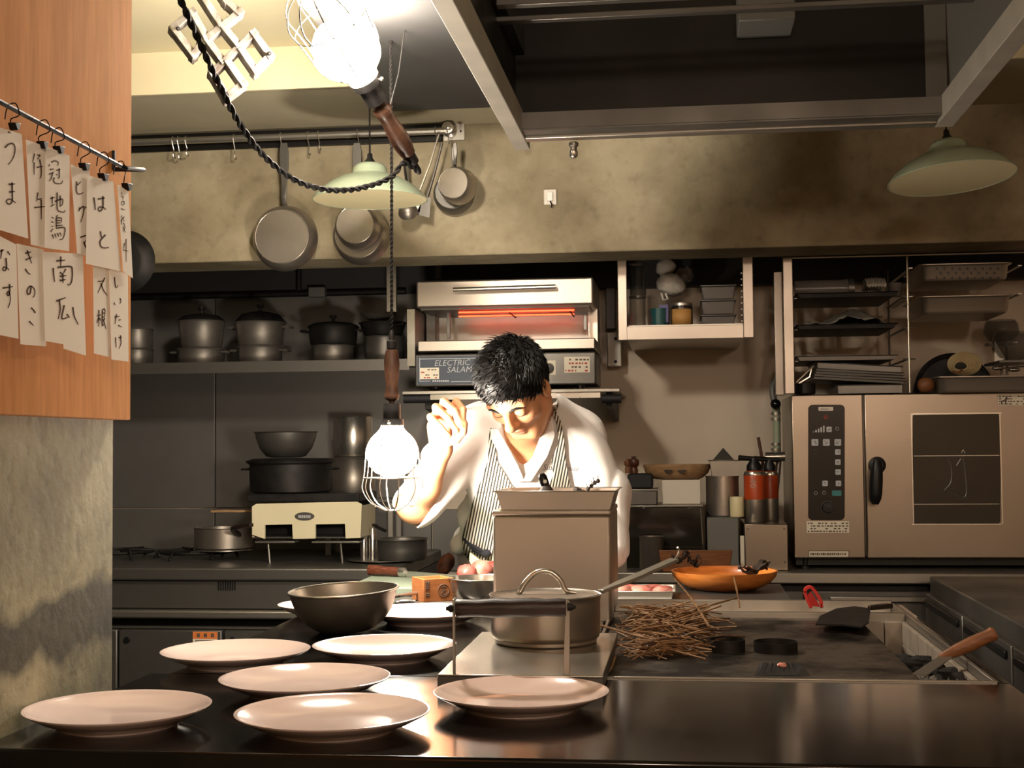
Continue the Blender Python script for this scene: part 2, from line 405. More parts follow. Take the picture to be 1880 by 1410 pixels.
# wood panel on the concrete side wall
z0 = PX(219, 770, -.83).z
wp = struct('trim_5', MB().box(-.858, -.83, -1.6, 1.985, z0, 2.6), MT['wood_panel'], bev=.002)

# ================================================================== extraction hood
hood = thing('extraction_hood', 'dark steel extraction hood over the griddle with pale square rails', 'hood', (.1, 2.6, 2.0))
HZ = 2.0
xl = PZ(960, 275, HZ).x; ye = PZ(960, 275, HZ).y
MB().box(xl-.02, xl+.018, 1.0, ye, HZ, HZ+.062).build('side_rail', MT['beam_paint'], hood, bev=.002)
pr = PZ(1735, 230, HZ); xr = pr.x
MB().box(xr-.02, xr+.022, 1.0, pr.y+.02, HZ, HZ+.055).build('side_rail', MT['beam_paint'], hood, bev=.002)
yr = PZ(1300, 243, HZ).y
MB().box(xl+.018, xr-.02, yr, yr+.035, HZ, HZ+.012).build('rear_rail', MT['steel'], hood, bev=.003)
MB().box(xl+.018, xr-.02, yr-.06, yr-.055, HZ+.012, HZ+.05).build('gutter', MT['steel_dark'], hood)
MB().box(xl+.018, xr-.02, yr-.055, yr, HZ+.008, HZ+.014).build('gutter_floor', MT['steel_dark'], hood)
MB().box(xl-.01, xr-.02, yr-.02, yr+.0, HZ+.014, 2.62).build('rear_panel', MT['hood_dark'], hood)
MB().box(xl-.02, xl, 1.0, yr, HZ+.062, 2.62).build('side_panel', MT['hood_dark'], hood)
MB().box(xr-.0, xr+.02, 1.0, yr, HZ+.055, 2.62).build('side_panel', MT['grey_panel'], hood)
MB().box(xr-.05, xr-.002, yr-.03, yr-.021, HZ+.05, 2.62).build('corner_strip', MT['grey_panel'], hood)
for (u0, v0, u1, v1), t in (((905, 46, 1760, -8), .012), ((912, 18, 1760, -40), .022)):
    A = P(u0, v0, yr-.35 if t < .02 else yr-.55); B = P(u1, v1, yr-.35 if t < .02 else yr-.55)
    zz = (A.z+B.z)/2-.005
    MB().box(A.x, xr-.004, A.y-.012, A.y+.012, zz, zz+t).build('filter_rail', MT['steel_dark'], hood, bev=.002)
x0, x1, z0_, z1_ = prect(1352, 22, 1452, 68, yr-.03)
MB().box(x0, x1, yr-.16, yr-.021, z0_, z1_+.04).build('lamp_housing', MT['grey_panel'], hood, bev=.003)
# fire nozzle under the rear rail
nz = thing('sprinkler_nozzle', 'small metal sprinkler nozzle under the hood rear rail', 'nozzle', P(1053, 262, yr+.02))
m = MB(); plathe(m, 1053, yr+.018, [(7, 261), (9, 263), (9, 268), (6, 270), (6, 276)], 16); m.build('fitting', MT['steel'], nz)
m = MB(); plathe(m, 1053, yr+.018, [(6, 276), (8, 278), (8, 286), (5, 290), (2, 291)], 16); m.build('tip', MT['steel_bright'], nz)

# ================================================================== counter and griddle
ctr = thing('bar_counter', 'glossy black bar counter top running across the kitchen front', 'counter', (0, 2.2, 0))
XL, XR, YF, YB = -.853, .483, 1.572, 3.12
GX0, GX1, GY0, GY1 = -.155, .463, 2.118, 2.92
PX0 = .362
m = MB()
yl0 = 1.99
m.box(XL, XR, YF, GY0, .868, CT)                     # front strip
m.box(-.82, GX0-.004, GY0, YB, .868, CT)             # under the plates
m.box(GX1+.004, XR, GY0, YB, .868, CT)
m.build('worktop', MT['counter'], ctr, bev=.004)
MB().box(XL, XR, YF+.03, YF+.06, 0, .868).build('front_panel', MT['dark_paint'], ctr)
MB().box(-.815, -.80, YF+.06, YB, 0, .868).build('side_panel', MT['steel_dark'], ctr)
MB().box(XR-.03, XR-.015, YF+.06, YB, 0, .868).build('side_panel', MT['steel_dark'], ctr)
MB().box(-.80, XR-.03, YB-.03, YB-.015, 0, .868).build('rear_panel', MT['steel_dark'], ctr)
gr = thing('griddle', 'scorched steel griddle set into the black counter', 'griddle', (.1, 2.5, .86))
MB().box(GX0+.008, PX0, GY0+.008, GY1, .872, .894).build('hot_plate', MT['griddle'], gr, bev=.002)
m = MB(); m.box(GX0, GX1, GY0, GY0+.006, .866, .903); m.box(GX0, GX0+.006, GY0+.006, GY1, .866, .903)
m.build('front_rim', MT['steel'], gr, bev=.001)
m = MB(); m.box(GX1-.006, GX1, GY0+.006, YB, .80, .903); m.build('side_rim', MT['steel'], gr, bev=.001)
m = MB(); m.box(GX0, GX1-.006, GY1, GY1+.012, .866, .906); m.build('rear_rim', MT['copper'] if 0 else MT['steel'], gr, bev=.002)
m = MB(); m.box(GX0, GX1-.006, GY1+.012, YB-.012, .87, .885); m.build('gutter', MT['steel_bright'], gr)
m = MB(); m.box(GX0, GX1-.006, YB-.012, YB, .866, .91); m.build('gutter_rim', MT['steel'], gr, bev=.002)
pit = thing('charcoal_pit', 'narrow tiled charcoal pit with ash beside the griddle plate', 'fire pit', (.41, 2.5, .8))
MB().box(PX0, GX1-.006, GY0+.006, GY1, .79, .80).build('pit_floor', MT['ash'], pit)
for i in range(2):
    for j in range(1):
        x = PX0+.004+i*.047; MB().box(x, x+.045, GY1-.012, GY1-.001, .802, .888).build('tile', MT['tile'], pit, bev=.001)
n = 8; w = (GY1-.014-GY0-.01)/n
for i in range(n):
    for j in range(2):
        y = GY0+.01+i*w; MB().box(GX1-.016, GX1-.007, y, y+w-.003, .802+j*.044, .844+j*.044).build('tile', MT['tile'], pit, bev=.001)
rnd = random.Random(3)
def ashf(u, v):
    y = GY0+.012+(GY1-.2-GY0-.012)*v; x = PX0+.003+(GX1-.02-PX0-.003)*u
    return Vector((x, y, .803+.07*math.sin(PI*u)*(1-.75*v)*(0.75+.25*rnd.random())+.006*rnd.random()+.05*(1-v)*u))
MB().grid(ashf, 12, 60).build('ash_bed', MT['ash'], pit, smooth=0)
for i in range(16):
    v = rnd.random(); x = PX0+.02+rnd.random()*.06; y = GY0+.1+v*.45
    MB().blob((x, y, .845+.03*(1-v)+rnd.random()*.012), (.012+rnd.random()*.01, .02+rnd.random()*.012, .009+.006*rnd.random()), 7, 5, Matrix.Rotation(rnd.random()*6, 3, 'Z'), .25, rnd).build('charcoal', MT['charcoal'], pit, smooth=0)

# drawer unit along the kitchen's side
du = thing('drawer_unit', 'dark steel cold drawer unit standing across the aisle from the griddle', 'drawers', (1.05, 3.6, 0))
ux = PZ(1880, 1150, .85).x
MB().box(ux, 1.6, 2.6, 4.3, .1, .85).build('body', MT['steel_dark'], du, bev=.004)
for k, (y0, y1) in enumerate(((2.62, 3.18), (3.2, 3.72), (3.74, 4.28))):
    d = MB().box(ux-.018, ux, y0, y1, .47, .80).build('drawer', MT['steel_dark'], du, bev=.003)
    MB().box(ux-.026, ux-.018, y0+.03, y1-.03, .765, .785).build('handle', MT['black'], d, bev=.003)
    d = MB().box(ux-.018, ux, y0, y1, .13, .455).build('drawer', MT['steel_dark'], du, bev=.003)
    MB().box(ux-.026, ux-.018, y0+.03, y1-.03, .42, .44).build('handle', MT['black'], d, bev=.003)

# back counter under the oven
bc = thing('back_counter', 'long stainless back counter carrying the combi oven', 'counter', (.7, 4.6, 0))
YC = PZ(1600, 1052, .85).y
MB().box(-.52, 1.6, YC, 4.97, .815, .85).build('worktop', MT['steel'], bc, bev=.004)
MB().box(-.5, 1.6, YC+.05, 4.97, .1, .815).build('cabinet', MT['dark_paint'], bc)
for i, x in enumerate((-.48, -.04, .40, .84, 1.28)):
    d = MB().box(x, x+.42, YC+.03, YC+.05, .14, .79).build('door', MT['steel_dark'], bc, bev=.004)
    MB().box(x+.06, x+.36, YC+.018, YC+.03, .755, .775).build('handle', MT['steel'], d, bev=.004)

# stove run behind the plates
st = thing('stove_range', 'wide dark steel stove range along the back wall', 'stove', (-1.3, 4.5, 0))
YS = PZ(450, 1043, .88).y
SX0, SX1 = -2.6, P(735, 1050, YS+.05).x
MB().box(SX0, SX1, YS, 4.98, .84, .88).build('top', MT['steel_dark'], st, bev=.006)
x0, x1, c, d = prect(200, 1064, 680, 1120, YS+.02)
MB().box(SX0, SX1, YS+.02, YS+.05, P(450, 1118, YS+.02).z, .838).build('front_panel', MT['steel_dark'], st, bev=.003)
for k in range(8):
    q = MB(); pbox(q, 400+k*4.3, 1068, 402+k*4.3, 1084, YS+.017, .006); q.build('vent_slot', MT['black'], st)
MB().box(SX0, SX1, YS-.01, YS+.05, P(450, 1136, YS).z, P(450, 1121, YS).z).build('rail', MT['steel'], st, bev=.006)
zr = P(450, 1138, YS).z
MB().box(SX0, SX1, YS+.06, 4.97, zr-.03, .84).build('carcass', MT['black'], st)
fr = thing('undercounter_fridge', 'dark steel fridge under the stove with an orange warning sticker', 'fridge', (-1.5, 4.5, 0))
MB().box(SX0, SX1, YS+.04, 4.95, .1, zr-.035).build('body', MT['dark_paint'], fr)
za, zb = P(350, 1152, YS+.02).z, .14
m = MB(); pbox(m, 120, 1150, 552, 1154, YS+.03, .02); m.build('trim_strip', MT['steel'], fr)
for u0, u1 in ((20, 216), (219, 408), (413, 640)):
    xa, xb = P(u0, 1200, YS+.02).x, P(u1, 1200, YS+.02).x
    d = MB().box(xa, xb, YS+.015, YS+.04, zb, za-.008).build('door', MT['steel_dark'], fr, bev=.004)
    c = P(u0+14, 1175, YS+.015); MB().lathe([(0, .006), (.009, .006), (.011, 0), (.011, -.004)], c, 16, Matrix.Rotation(PI/2, 3, 'X')).build('lock', MT['black'], d)
    if u0 == 219:
        s = MB(); pbox(s, 354, 1160, 399, 1182, YS+.013, .002); s.build('sticker', MT['sticker'], d)
        s = MB(); pbox(s, 354, 1160, 399, 1173, YS+.0122, .0008); s.build('sticker_band', MT['sticker_orange'], d)
        s = MB()
        for k in range(3): pbox(s, 361+k*13, 1163, 367+k*13, 1170, YS+.0116, .0006)
        for k in range(2): pbox(s, 358, 1175+k*3.5, 392, 1176.5+k*3.5, YS+.0124, .0006)
        s.build('print', MT['print_dark'], d)
# ================================================================== lamps
def twisted(mb, path, r=.0022, off=.0021, pitch=.022, n=6):
    pts = [Vector(p) for p in path]; L = 0; T = []
    ref = Vector((.3, .2, .9)); s = 0
    A, B = [], []
    u = None
    for i, p in enumerate(pts):
        t = (pts[min(i+1, len(pts)-1)]-pts[max(i-1, 0)]).normalized()
        if u is None: u = t.cross(ref).normalized()
        u = (u-t*u.dot(t)).normalized(); w = t.cross(u)
        if i: s += (p-pts[i-1]).length
        a = 2*PI*s/pitch; d = (u*math.cos(a)+w*math.sin(a))*off
        A.append(p+d); B.append(p-d)
    mb.tube(A, r, n); mb.tube(B, r, n); return mb
def dense(path, step=.004):
    out = [Vector(path[0])]
    for a, b in zip(path, path[1:]):
        a, b = Vector(a), Vector(b); k = max(1, int((b-a).length/step))
        out += [a.lerp(b, (i+1)/k) for i in range(k)]
    return out
def work_lamp(name, label, top, d, group, bulb='bulb', k=.00125):
    """caged work lamp; top = end of the grip where the cord enters, d = direction towards the cage tip"""
    M = axis_matrix(d); top = Vector(top)
    t = thing(name, label, 'lamp', top, group)
    def pr(l): return [(r*k, (y-612)*k) for r, y in l]
    def lz(l, mat, nm, par=t, n=24): return MB().lathe(pr(l), top, n, M).build(nm, MT[mat], par)
    lz([(3, 606), (5, 612), (5, 624), (9, 627), (9, 640), (6, 643)], 'iron', 'ferrule')
    lz([(6, 641), (11, 644), (13, 655), (14.5, 668), (13, 690), (11, 708), (12, 717), (14, 726), (12, 733), (5, 737), (5, 742)], 'wood_handle', 'grip')
    sk = lz([(4, 741), (16, 741.5), (16, 769), (21, 770), (22, 781), (15, 783)], 'iron', 'socket')
    for sgn in (-1, 1):
        c = top+M @ Vector((sgn*27*k, 0, (775-612)*k)); m = MB(); m.tube([top+M @ Vector((sgn*20*k, 0, 163*k)), c], .0022, 8); m.blob(c, .0045, 10, 6)
        m.build('thumb_screw', MT['steel_bright'], sk)
    lz([(14, 782), (22, 790), (36, 804), (45, 822), (46.5, 838), (42, 854), (30, 867), (14, 874), (0, 876)], bulb, 'bulb', n=28)
    prof = [(18, 779), (24, 790), (38, 804), (47, 822), (49.5, 845), (51, 862), (53, 877), (56, 893), (51, 908), (38, 924), (14, 936)]
    cg = MB(); cg.tube([top+M @ Vector((14*k*math.cos(a), 14*k*math.sin(a), 324*k)) for a in np.linspace(0, 2*PI, 17)[:-1]], .0016, 6, closed=True)
    cage = cg.build('cage', MT['steel_bright'], t)
    for i in range(10):
        a = 2*PI*(i+.35)/10
        path = smooth_path([top+M @ Vector((r*k*math.cos(a), r*k*math.sin(a), (y-612)*k)) for r, y in prof], 3)
        MB().tube(path, .0015, 6).build('wire', MT['steel_bright'], cage)
    for r, y in ((53.5, 877), (20, 782)):
        MB().tube([top+M @ Vector((r*k*math.cos(a), r*k*math.sin(a), (y-612)*k)) for a in np.linspace(0, 2*PI, 33)[:-1]], .0012, 6, closed=True).build('ring', MT['steel_bright'], cage)
    return t
LP = P(719, 612, 3.06)
work_lamp('work_lamp', 'caged work lamp hanging upright over the plates beside the cook', LP, (0, 0, -1), None)
lp = bpy.data.objects['work_lamp']
m = MB(); twisted(m, dense([LP+Vector((0, 0, .004)), (LP.x+.002, LP.y, 1.9), (LP.x, LP.y, 2.62)], .004)); m.build('cord', MT['cord'], lp)
# upper lamp: grip end at (741,270), cage towards the upper left and the viewer
E0 = P(741, 268, 2.96); E1 = P(632, 82, 2.76)
dirU = (E1-E0).normalized(); L0 = (838-612)*.00112
L0 *= .00155/.00112; E0b = E1-dirU*L0
work_lamp('work_lamp', 'caged work lamp tilted up near the ceiling with its wooden grip pointing down', E0b, dirU, None, 'bulb_high', .00155)
ul = bpy.data.objects['work_lamp.001']
pts = [E0b-dirU*.004]+[P(u, v, Y) for u, v, Y in ((741, 300, 2.96), (722, 322, 2.94), (690, 338, 2.9), (640, 349, 2.83), (590, 347, 2.76), (540, 330, 2.68), (490, 292, 2.6), (450, 243, 2.52), (415, 182, 2.45), (388, 125, 2.40), (365, 75, 2.36), (345, 30, 2.33), (328, -10, 2.3), (318, -60, 2.3))]
pts.append(Vector((pts[-1].x-.02, pts[-1].y, 2.62)))
m = MB(); twisted(m, dense(smooth_path(pts, 10), .004), r=.0037, off=.0034, pitch=.045); m.build('cord', MT['cord'], ul)
# bracket wire that carries the upper lamp from the ceiling
m = MB(); q = E0b+dirU*.178+Vector((.01, .025, 0)); m.tube([q, (q.x+.01, q.y+.06, q.z+.1), (q.x+.02, q.y+.08, 2.2)], .0018, 6); m.build('hanger_wire', MT['iron'], ul)

def pendant(label, cx, ytop, Y, tilt=0, ycord=None):
    m0 = mpp(P(cx, ytop, Y)); top = P(cx, ytop, Y); k = .001465
    t = thing('pendant_lamp', label, 'lamp', top)
    R = Matrix.Rotation(tilt, 3, 'Y') @ Matrix.Rotation(-.09 if tilt else 0, 3, 'X')
    MB().tube([top, (top.x, top.y, 2.30 if Y < 4 else 2.6)], .0025, 6).build('cord', MT['cord'], t)
    MB().lathe([(.003, .004), (.007, 0), (.008, -8*k), (.015, -14*k), (.017, -18*k), (.004, -19*k)], top, 16, R).build('socket', MT['black'], t)
    pr = [(12, -17), (24, -19), (31, -26), (33, -36), (36, -39), (54, -44), (78, -57), (97, -72), (105, -83), (106, -85)]
    sh = MB().lathe([(r*k, z*k) for r, z in pr], top, 48, R, closed=False)
    MB_close = sh; sh.f = [f for f in sh.f if len(f) == 4]
    o = sh.build('shade', MT['enamel_green'], t, fix=False)
    pr2 = [(105.6, -85.2), (104, -83.5), (96, -73.5), (77, -58.5), (53, -46), (34, -41), (30, -30), (0, -24)]
    inn = MB().lathe([(r*k, z*k) for r, z in pr2], top, 48, R); inn.f = [f for f in inn.f if len(f) == 4 or True]
    inn.build('shade_lining', MT['enamel_cream'], t, fix=False)
    MB().tube([top+R @ Vector((106*k*math.cos(a), 106*k*math.sin(a), -85*k)) for a in np.linspace(0, 2*PI, 49)[:-1]], .0016, 6, closed=True).build('rim', MT['enamel_green'], t)
    MB().lathe([(.012, -20*k), (.016, -28*k), (.016, -44*k), (.012, -45*k)], top, 16, R).build('bulb_holder', MT['white_plastic'], t)
    return t
pendant('green enamel pendant lamp hanging in front of the pans on the rail', 679, 283, 3.6)
pendant('green enamel pendant lamp hanging tilted below the hood corner', 1737, 240, 3.5, math.radians(-4))

# ornamental iron lattice hanging before the ceiling
orn = thing('iron_lattice', 'forged iron ornament of interlocking squares hanging beside the caged lamp', 'ornament', P(420, 80, 2.88))
seg = [(80,220,240,90),(240,90,350,290),(90,230,250,440),(250,440,320,350),(310,345,630,90),(350,0,470,185),(520,0,625,95),(470,180,610,350),(370,330,490,490),(405,590,745,265),(405,590,520,790),(520,790,660,680),(540,510,660,680),(745,265,880,450),(880,450,760,570),(650,410,760,570),(350,0,240,-170),(520,0,430,-130),(430,-130,240,-170)]
NRM = Vector((-.42, .85, -.3)).normalized()
def bar(mb, a, b, w, dep):
    a, b = Vector(a), Vector(b); d = (b-a).normalized(); s = d.cross(NRM).normalized()*w/2; a = a-d*w/2; b = b+d*w/2
    q = [a-s, b-s, b+s, a+s]; mb.hexa(q, [p+NRM*dep for p in q])
for u0, v0, u1, v1 in seg:
    m = MB(); Yo = 2.88
    bar(m, P(300+u0/4.476, v0/4.476, Yo), P(300+u1/4.476, v1/4.476, Yo), .0165, .026); m.build('lattice_bar', MT['iron_rust'], orn, bev=.0015)
for u, v in ((870, 440), (120, 235), (520, 775)):
    c = P(300+u/4.476, v/4.476, 2.872); MB().blob(c, (.005, .006, .005), 8, 6).build('stud', MT['iron'], orn)
m = MB(); q = P(300+340/4.476, -38, 2.885); m.tube([q, (q.x, q.y+.01, 2.62)], .003, 6); m.build('hanger', MT['iron'], orn)

# ================================================================== plates on the counter
RIM = .0245
def plate_mb(R, c):
    pr = [(0, .003), (.58, .003), (.595, 0), (.635, 0), (.655, .004), (.83, .0115), (.965, .0205), (.995, .023), (1.0, .0242), (.985, .0245), (.955, .0222), (.82, .0150), (.68, .0095), (.58, .0075), (.3, .0066), (0, .0064)]
    return MB().lathe([(r*R, z) for r, z in pr], c, 72)
PL = [(217, 1301, 351, 'cream plate on the counter beside the stained concrete wall', 'A'),
      (611, 1309, 361, 'pinkish plate at the counter edge in front of the middle plate', 'D'),
      (957, 1272, 322, 'pinkish plate in front of the steel cover with the wooden bar handle', 'C'),
      (560, 1246, 316, 'pinkish plate in the middle of the plates, between the cream ones', 'B'),
      (433, 1196, 277, 'cream plate at the counter end over the fridge sticker', 'E'),
      (706, 1186, 265, 'cream plate with a bright reflection, in front of the steel mixing bowl', 'F'),
      (783, 1123, 230, 'white plate brightly lit behind the wooden bar handle', 'G'),
      (602, 1111, 184, 'small white plate half hidden behind the mixing bowl', 'H')]
for px, py, w, lab, _ in PL:
    c = PZ(px, py, CT+RIM-.004); kk = c.x/c.y
    R = w/2*mpp(c)/math.sqrt(1+(px-940)**2/F**2)
    o = plate_mb(R, (c.x, c.y, CT)).build('plate', MT['plate'], None, smooth=50)
    tag(o, lab, 'plate', 'plates laid out on the counter')

# mixing bowl
def shell(prof, th):        # open vessel profile (outer, bottom to rim) -> closed with inner wall
    inn = [(max(0, r-th), z+(th if i == 0 else 0)) for i, (r, z) in enumerate(prof)]
    return [(0, prof[0][1])]+prof+inn[::-1]+[(0, inn[0][1])]
bw = PZ(634, 1160, CT); k = mpp(bw)
t = thing('mixing_bowl', 'dark steel mixing bowl among the plates on the counter', 'bowl', bw)
Rt = Matrix.Rotation(math.radians(-2.2), 3, 'Y') @ Matrix.Rotation(math.radians(2), 3, 'X')
pr = [(.045, .0), (.052, .002), (.075, .016), (.093, .04), (.102, .066), (.105, .078)]
MB().lathe(shell(pr, .0012), bw+Vector((0, 0, .003)), 56, Rt).build('body', MT['pot_steel'], t)
MB().tube([bw+Vector((0, 0, .003))+Rt @ Vector((.1065*math.cos(a), .1065*math.sin(a), .079)) for a in np.linspace(0, 2*PI, 65)[:-1]], .0024, 8, closed=True).build('rim', MT['steel_bright'], t)

# ------------------------------------------------------------------ work table behind the griddle
TY0, TY1 = 3.135, 3.58
wt = thing('work_table', "steel work table between the griddle and the cook", 'table', (-.2, 3.37, 0))
TXL, TXR = P(640, 1070, 3.35).x, P(1455, 1090, 3.2).x
MB().box(TXL, TXR, TY0, TY1, .866, CT-.002).build('table_top', MT['steel_dark'], wt, bev=.003)
for x in (TXL+.03, TXR-.03):
    for y in (TY0+.03, TY1-.03): MB().box(x-.015, x+.015, y-.015, y+.015, 0, .866).build('leg', MT['steel_dark'], wt)
MB().box(TXL+.03, TXR-.03, TY0+.03, TY1-.03, .2, .215).build('shelf', MT['steel_dark'], wt)
TT = CT-.002
# cutting board, knife, roast, meat
cb = PZ(700, 1078, TT)
b0, b1 = P(640, 1070, 3.3).x, P(900, 1070, 3.3).x
o = MB().box(b0, b1, 3.25, 3.56, TT, TT+.022).build('cutting_board', MT['board'], None, bev=.004); tag(o, 'grey green cutting board under the knife on the work table', 'board')
BZ = TT+.022
kn = thing('kitchen_knife', 'kitchen knife with polished dark red handle lying on the cutting board', 'knife', PZ(720, 1052, BZ+.012))
kz = BZ+.012; A = PZ(676, 1046, kz+.004); B = PZ(762, 1052, kz); C = PZ(905, 1068, kz)
dr = (B-A).normalized()
pts = [A, A+dr*.004, A.lerp(B, .3), A.lerp(B, .55), A.lerp(B, .82)]
m = MB(); M = axis_matrix(dr); m.lathe([(.008, 0), (.014, .003), (.0135, .03), (.0115, .055), (.0125, .085), (.0115, .095)], A, 16, M, sx=.75, sy=1.0); m.build('handle', MT['wood_dark'], kn)
m = MB(); m.lathe([(.0115, .094), (.0128, .096), (.0128, .112), (.006, .118)], A, 16, M, sx=.75, sy=1.0); m.build('bolster', MT['steel_bright'], kn)
m = MB(); w = Vector((0, 0, 1)); D = A+dr*.29
q = [A+dr*.112+w*.004, D+w*.002, D-dr*.02-w*.006, A+dr*.118-w*.012]; m.prism(q, dr.cross(w).normalized()*.0018); m.build('blade', MT['steel_bright'], kn, smooth=0)
rb = PZ(817, 1055, BZ); rnd = random.Random(5)
o = MB().blob(rb+Vector((0, .01, .026)), (.021, .026, .031), 20, 14, Matrix.Rotation(.5, 3, 'Y'), .07, rnd).build('roast_meat', MT['roast'], None, smooth=60); tag(o, 'browned lump of roast meat standing on the cutting board', 'meat')
for i, (u, v, r, mt, lab) in enumerate(((857, 1048, (.026, .026, .022), 'meat_red', 'raw pink meat piece beside the browned roast'), (884, 1046, (.029, .03, .026), 'meat', 'pale meat piece lying in front of the cream fat slab'), (902, 1040, (.024, .03, .024), 'meat_red', 'pink meat piece against the steel box'))):
    c = P(u, 1050, 3.40+.03*i); c.z = BZ; o = MB().blob(c+Vector((0, 0, r[2]*.93)), r, 16, 10, Matrix.Rotation(i*.8, 3, 'Z'), .1, rnd).build('meat_piece', MT[mt], None, smooth=60); tag(o, lab, 'meat', 'meat pieces on the cutting board')
a = P(866, 1018, 3.5); b = P(905, 1034, 3.5)
m = MB(); q = [P(862, 1014, 3.49), P(880, 1028, 3.49), P(908, 1033, 3.49), P(908, 1066, 3.49), P(880, 1066, 3.49), P(861, 1030, 3.49)]; m.prism(q, (0, .02, 0)); o = m.build('fat_slab', MT['enamel_cream'], None, bev=.003); tag(o, 'cream coloured slab leaning over the meat pieces', 'fat')
# second bowl, masu box, rod and grip
sb = PZ(884, 1102, TT)
t = thing('steel_bowl', 'pale steel bowl half hidden behind the steel box', 'bowl', sb)
m0 = mpp(sb)
MB().lathe(shell([(.042, 0), (.058, .004), (.07, .022), (.075, .05), (.0755, .052)], .0012), sb, 48).build('body', MT['steel_bright'], t)
MB().tube([sb+Vector((.0765*math.cos(a), .0765*math.sin(a), .0525)) for a in np.linspace(0, 2*PI, 49)[:-1]], .0015, 6, closed=True).build('rim', MT['steel_bright'], t)
mc = PZ(790, 1104, TT); ms = thing('masu_cup', 'square wooden measuring cup with a round printed crest', 'cup', mc)
Mm = Matrix.Translation(mc+Vector((0, .03, 0))) @ Matrix.Rotation(math.radians(33), 4, 'Z')
h, s_, w_ = .053, .0375, .006
for x0, x1, y0, y1 in ((-s_, s_, -s_, -s_+w_), (-s_, s_, s_-w_, s_), (-s_, -s_+w_, -s_+w_, s_-w_), (s_-w_, s_, -s_+w_, s_-w_)): MB().box(x0, x1, y0, y1, 0, h, Mm).build('side_board', MT['masu'], ms, bev=.0008)
MB().box(-s_+w_, s_-w_, -s_+w_, s_-w_, 0, .006, Mm).build('bottom_board', MT['masu'], ms)
MB().box(-s_+w_, s_-w_, -s_+w_, s_-w_, .006, .043, Mm).build('filling', MT['sticker'], ms)
def on_masu(x, z): return Mm @ Vector((x, -s_-.0006, z))
cr = MB(); cr.tube([on_masu(.012+.014*math.cos(a), .025+.0145*math.sin(a)) for a in np.linspace(0, 2*PI, 29)[:-1]], .0007, 5, closed=True)
for q in ([(.006, .033), (.018, .033)], [(.012, .037), (.012, .014)], [(.005, .026), (.019, .026)], [(.006, .018), (.012, .026), (.018, .018)], [(.004, .021), (.008, .015), (.016, .014), (.02, .02)]): cr.tube([on_masu(x, z) for x, z in q], .0008, 5)
cr.build('crest', MT['print_dark'], ms)
cr = MB()
for zz in (.044, .033, .018):
    for q in ([(-.033, 0), (-.024, 0)], [(-.033, .004), (-.024, .004)], [(-.0285, .007), (-.0285, -.004)], [(-.033, -.003), (-.033, .006)], [(-.024, -.003), (-.024, .006)]): cr.tube([on_masu(x, zz+z-.002) for x, z in q], .0007, 5)
cr.build('brand_marks', MT['print_dark'], ms)
ld = thing('ladle', 'black gripped steel pan handle lying behind the wooden measuring cup', 'ladle', PZ(735, 1100, CT))  # only a pan's handle: steel rod and black grip, pan not built
m = MB(); a = PZ(728, 1094, CT+.016); b = PZ(756, 1090, CT+.016); d = (b-a).normalized(); m.tube([a-d*.06, a, b+d*.03], .0045, 10); m.build('rod', MT['steel_bright'], ld)
m = MB(); a = PZ(727, 1110, CT+.012); m.tube(smooth_path([a, a+Vector((.015, .005, .001)), a+Vector((.04, .012, 0))], 4), [.009]*3+[.011]*4+[.010]*2, 12); m.build('grip', MT['black'], ld)

# ------------------------------------------------------------------ steel box with tray
BY = 2.80
x0, x1, z0, z1 = prect(905, 936, 1122, 1140, BY)
t = thing('steel_box', 'tall plain steel box standing on the griddle behind the lidded pot', 'box', ((x0+x1)/2, BY+.15, CT))
zb = .9065
MB().box(x0, x1, BY, BY+.114, zb-.012, z1-.012).build('body', MT['steel_satin'], t, bev=.006)
# it bridges the rear rim: the back part is shorter
MB().box(x0+.002, x1+.0, BY+.114, BY+.30, .912, z1-.012).build('rear_body', MT['steel_satin'], t, bev=.004)
MB().box(x0-.001, x1+.001, BY-.002, BY+.302, z1-.012, z1).build('lid', MT['steel_satin'], t, bev=.004)
tz = z1+.0008
tr = thing('steel_tray', 'shallow steel tray with sloping sides resting on the tall steel box', 'tray', ((x0+x1)/2, BY+.13, tz))
tx0, tx1 = P(906, 905, BY).x, P(1134, 900, BY+.02).x; hgt = P(1000, 903, BY).z-tz
def trayrings(x0, x1, y0, y1, z0, h, inset, lip=.006):
    a = [(x0+inset, y0+inset*.6, z0), (x1-inset, y0+inset*.6, z0), (x1-inset, y1-inset*.6, z0), (x0+inset, y1-inset*.6, z0)]
    b = [(x0+lip, y0+lip, z0+h), (x1-lip, y0+lip, z0+h), (x1-lip, y1-lip, z0+h), (x0+lip, y1-lip, z0+h)]
    c = [(x0, y0, z0+h+.0015), (x1, y0, z0+h+.0015), (x1, y1, z0+h+.0015), (x0, y1, z0+h+.0015)]
    m = MB(); v = [Vector(p) for p in a+b+c]; f = [(3, 2, 1, 0)]
    for r in range(2):
        for i in range(4): j = (i+1) % 4; f.append((r*4+i, r*4+j, r*4+4+j, r*4+4+i))
    return m.add(v, f)
trayrings(tx0, tx1, BY-.006, BY+.235, tz, hgt, .016).build('pan', MT['steel_bright'], tr, solid=.0014, smooth=30)
td = thing('truffle_slicer', 'black handled tool standing on a dark cone in the steel tray', 'tool', P(1003, 900, BY+.1))
zt0 = tz+.0016
c = P(1003, 900, BY+.1); MB().lathe([(.026, 0), (.025, .006), (.017, hgt-.004), (.008, hgt+.010), (0, hgt+.012)], (c.x, c.y, zt0), 20).build('base', MT['dried'], td)
a = Vector((c.x, c.y, zt0+hgt+.004)); b = P(994, 870, BY+.1)
m = MB(); m.tube([a, a.lerp(b, .3), a.lerp(b, .8), b], [.008, .0095, .0095, .006], 14); m.build('handle', MT['black_gloss'], td)
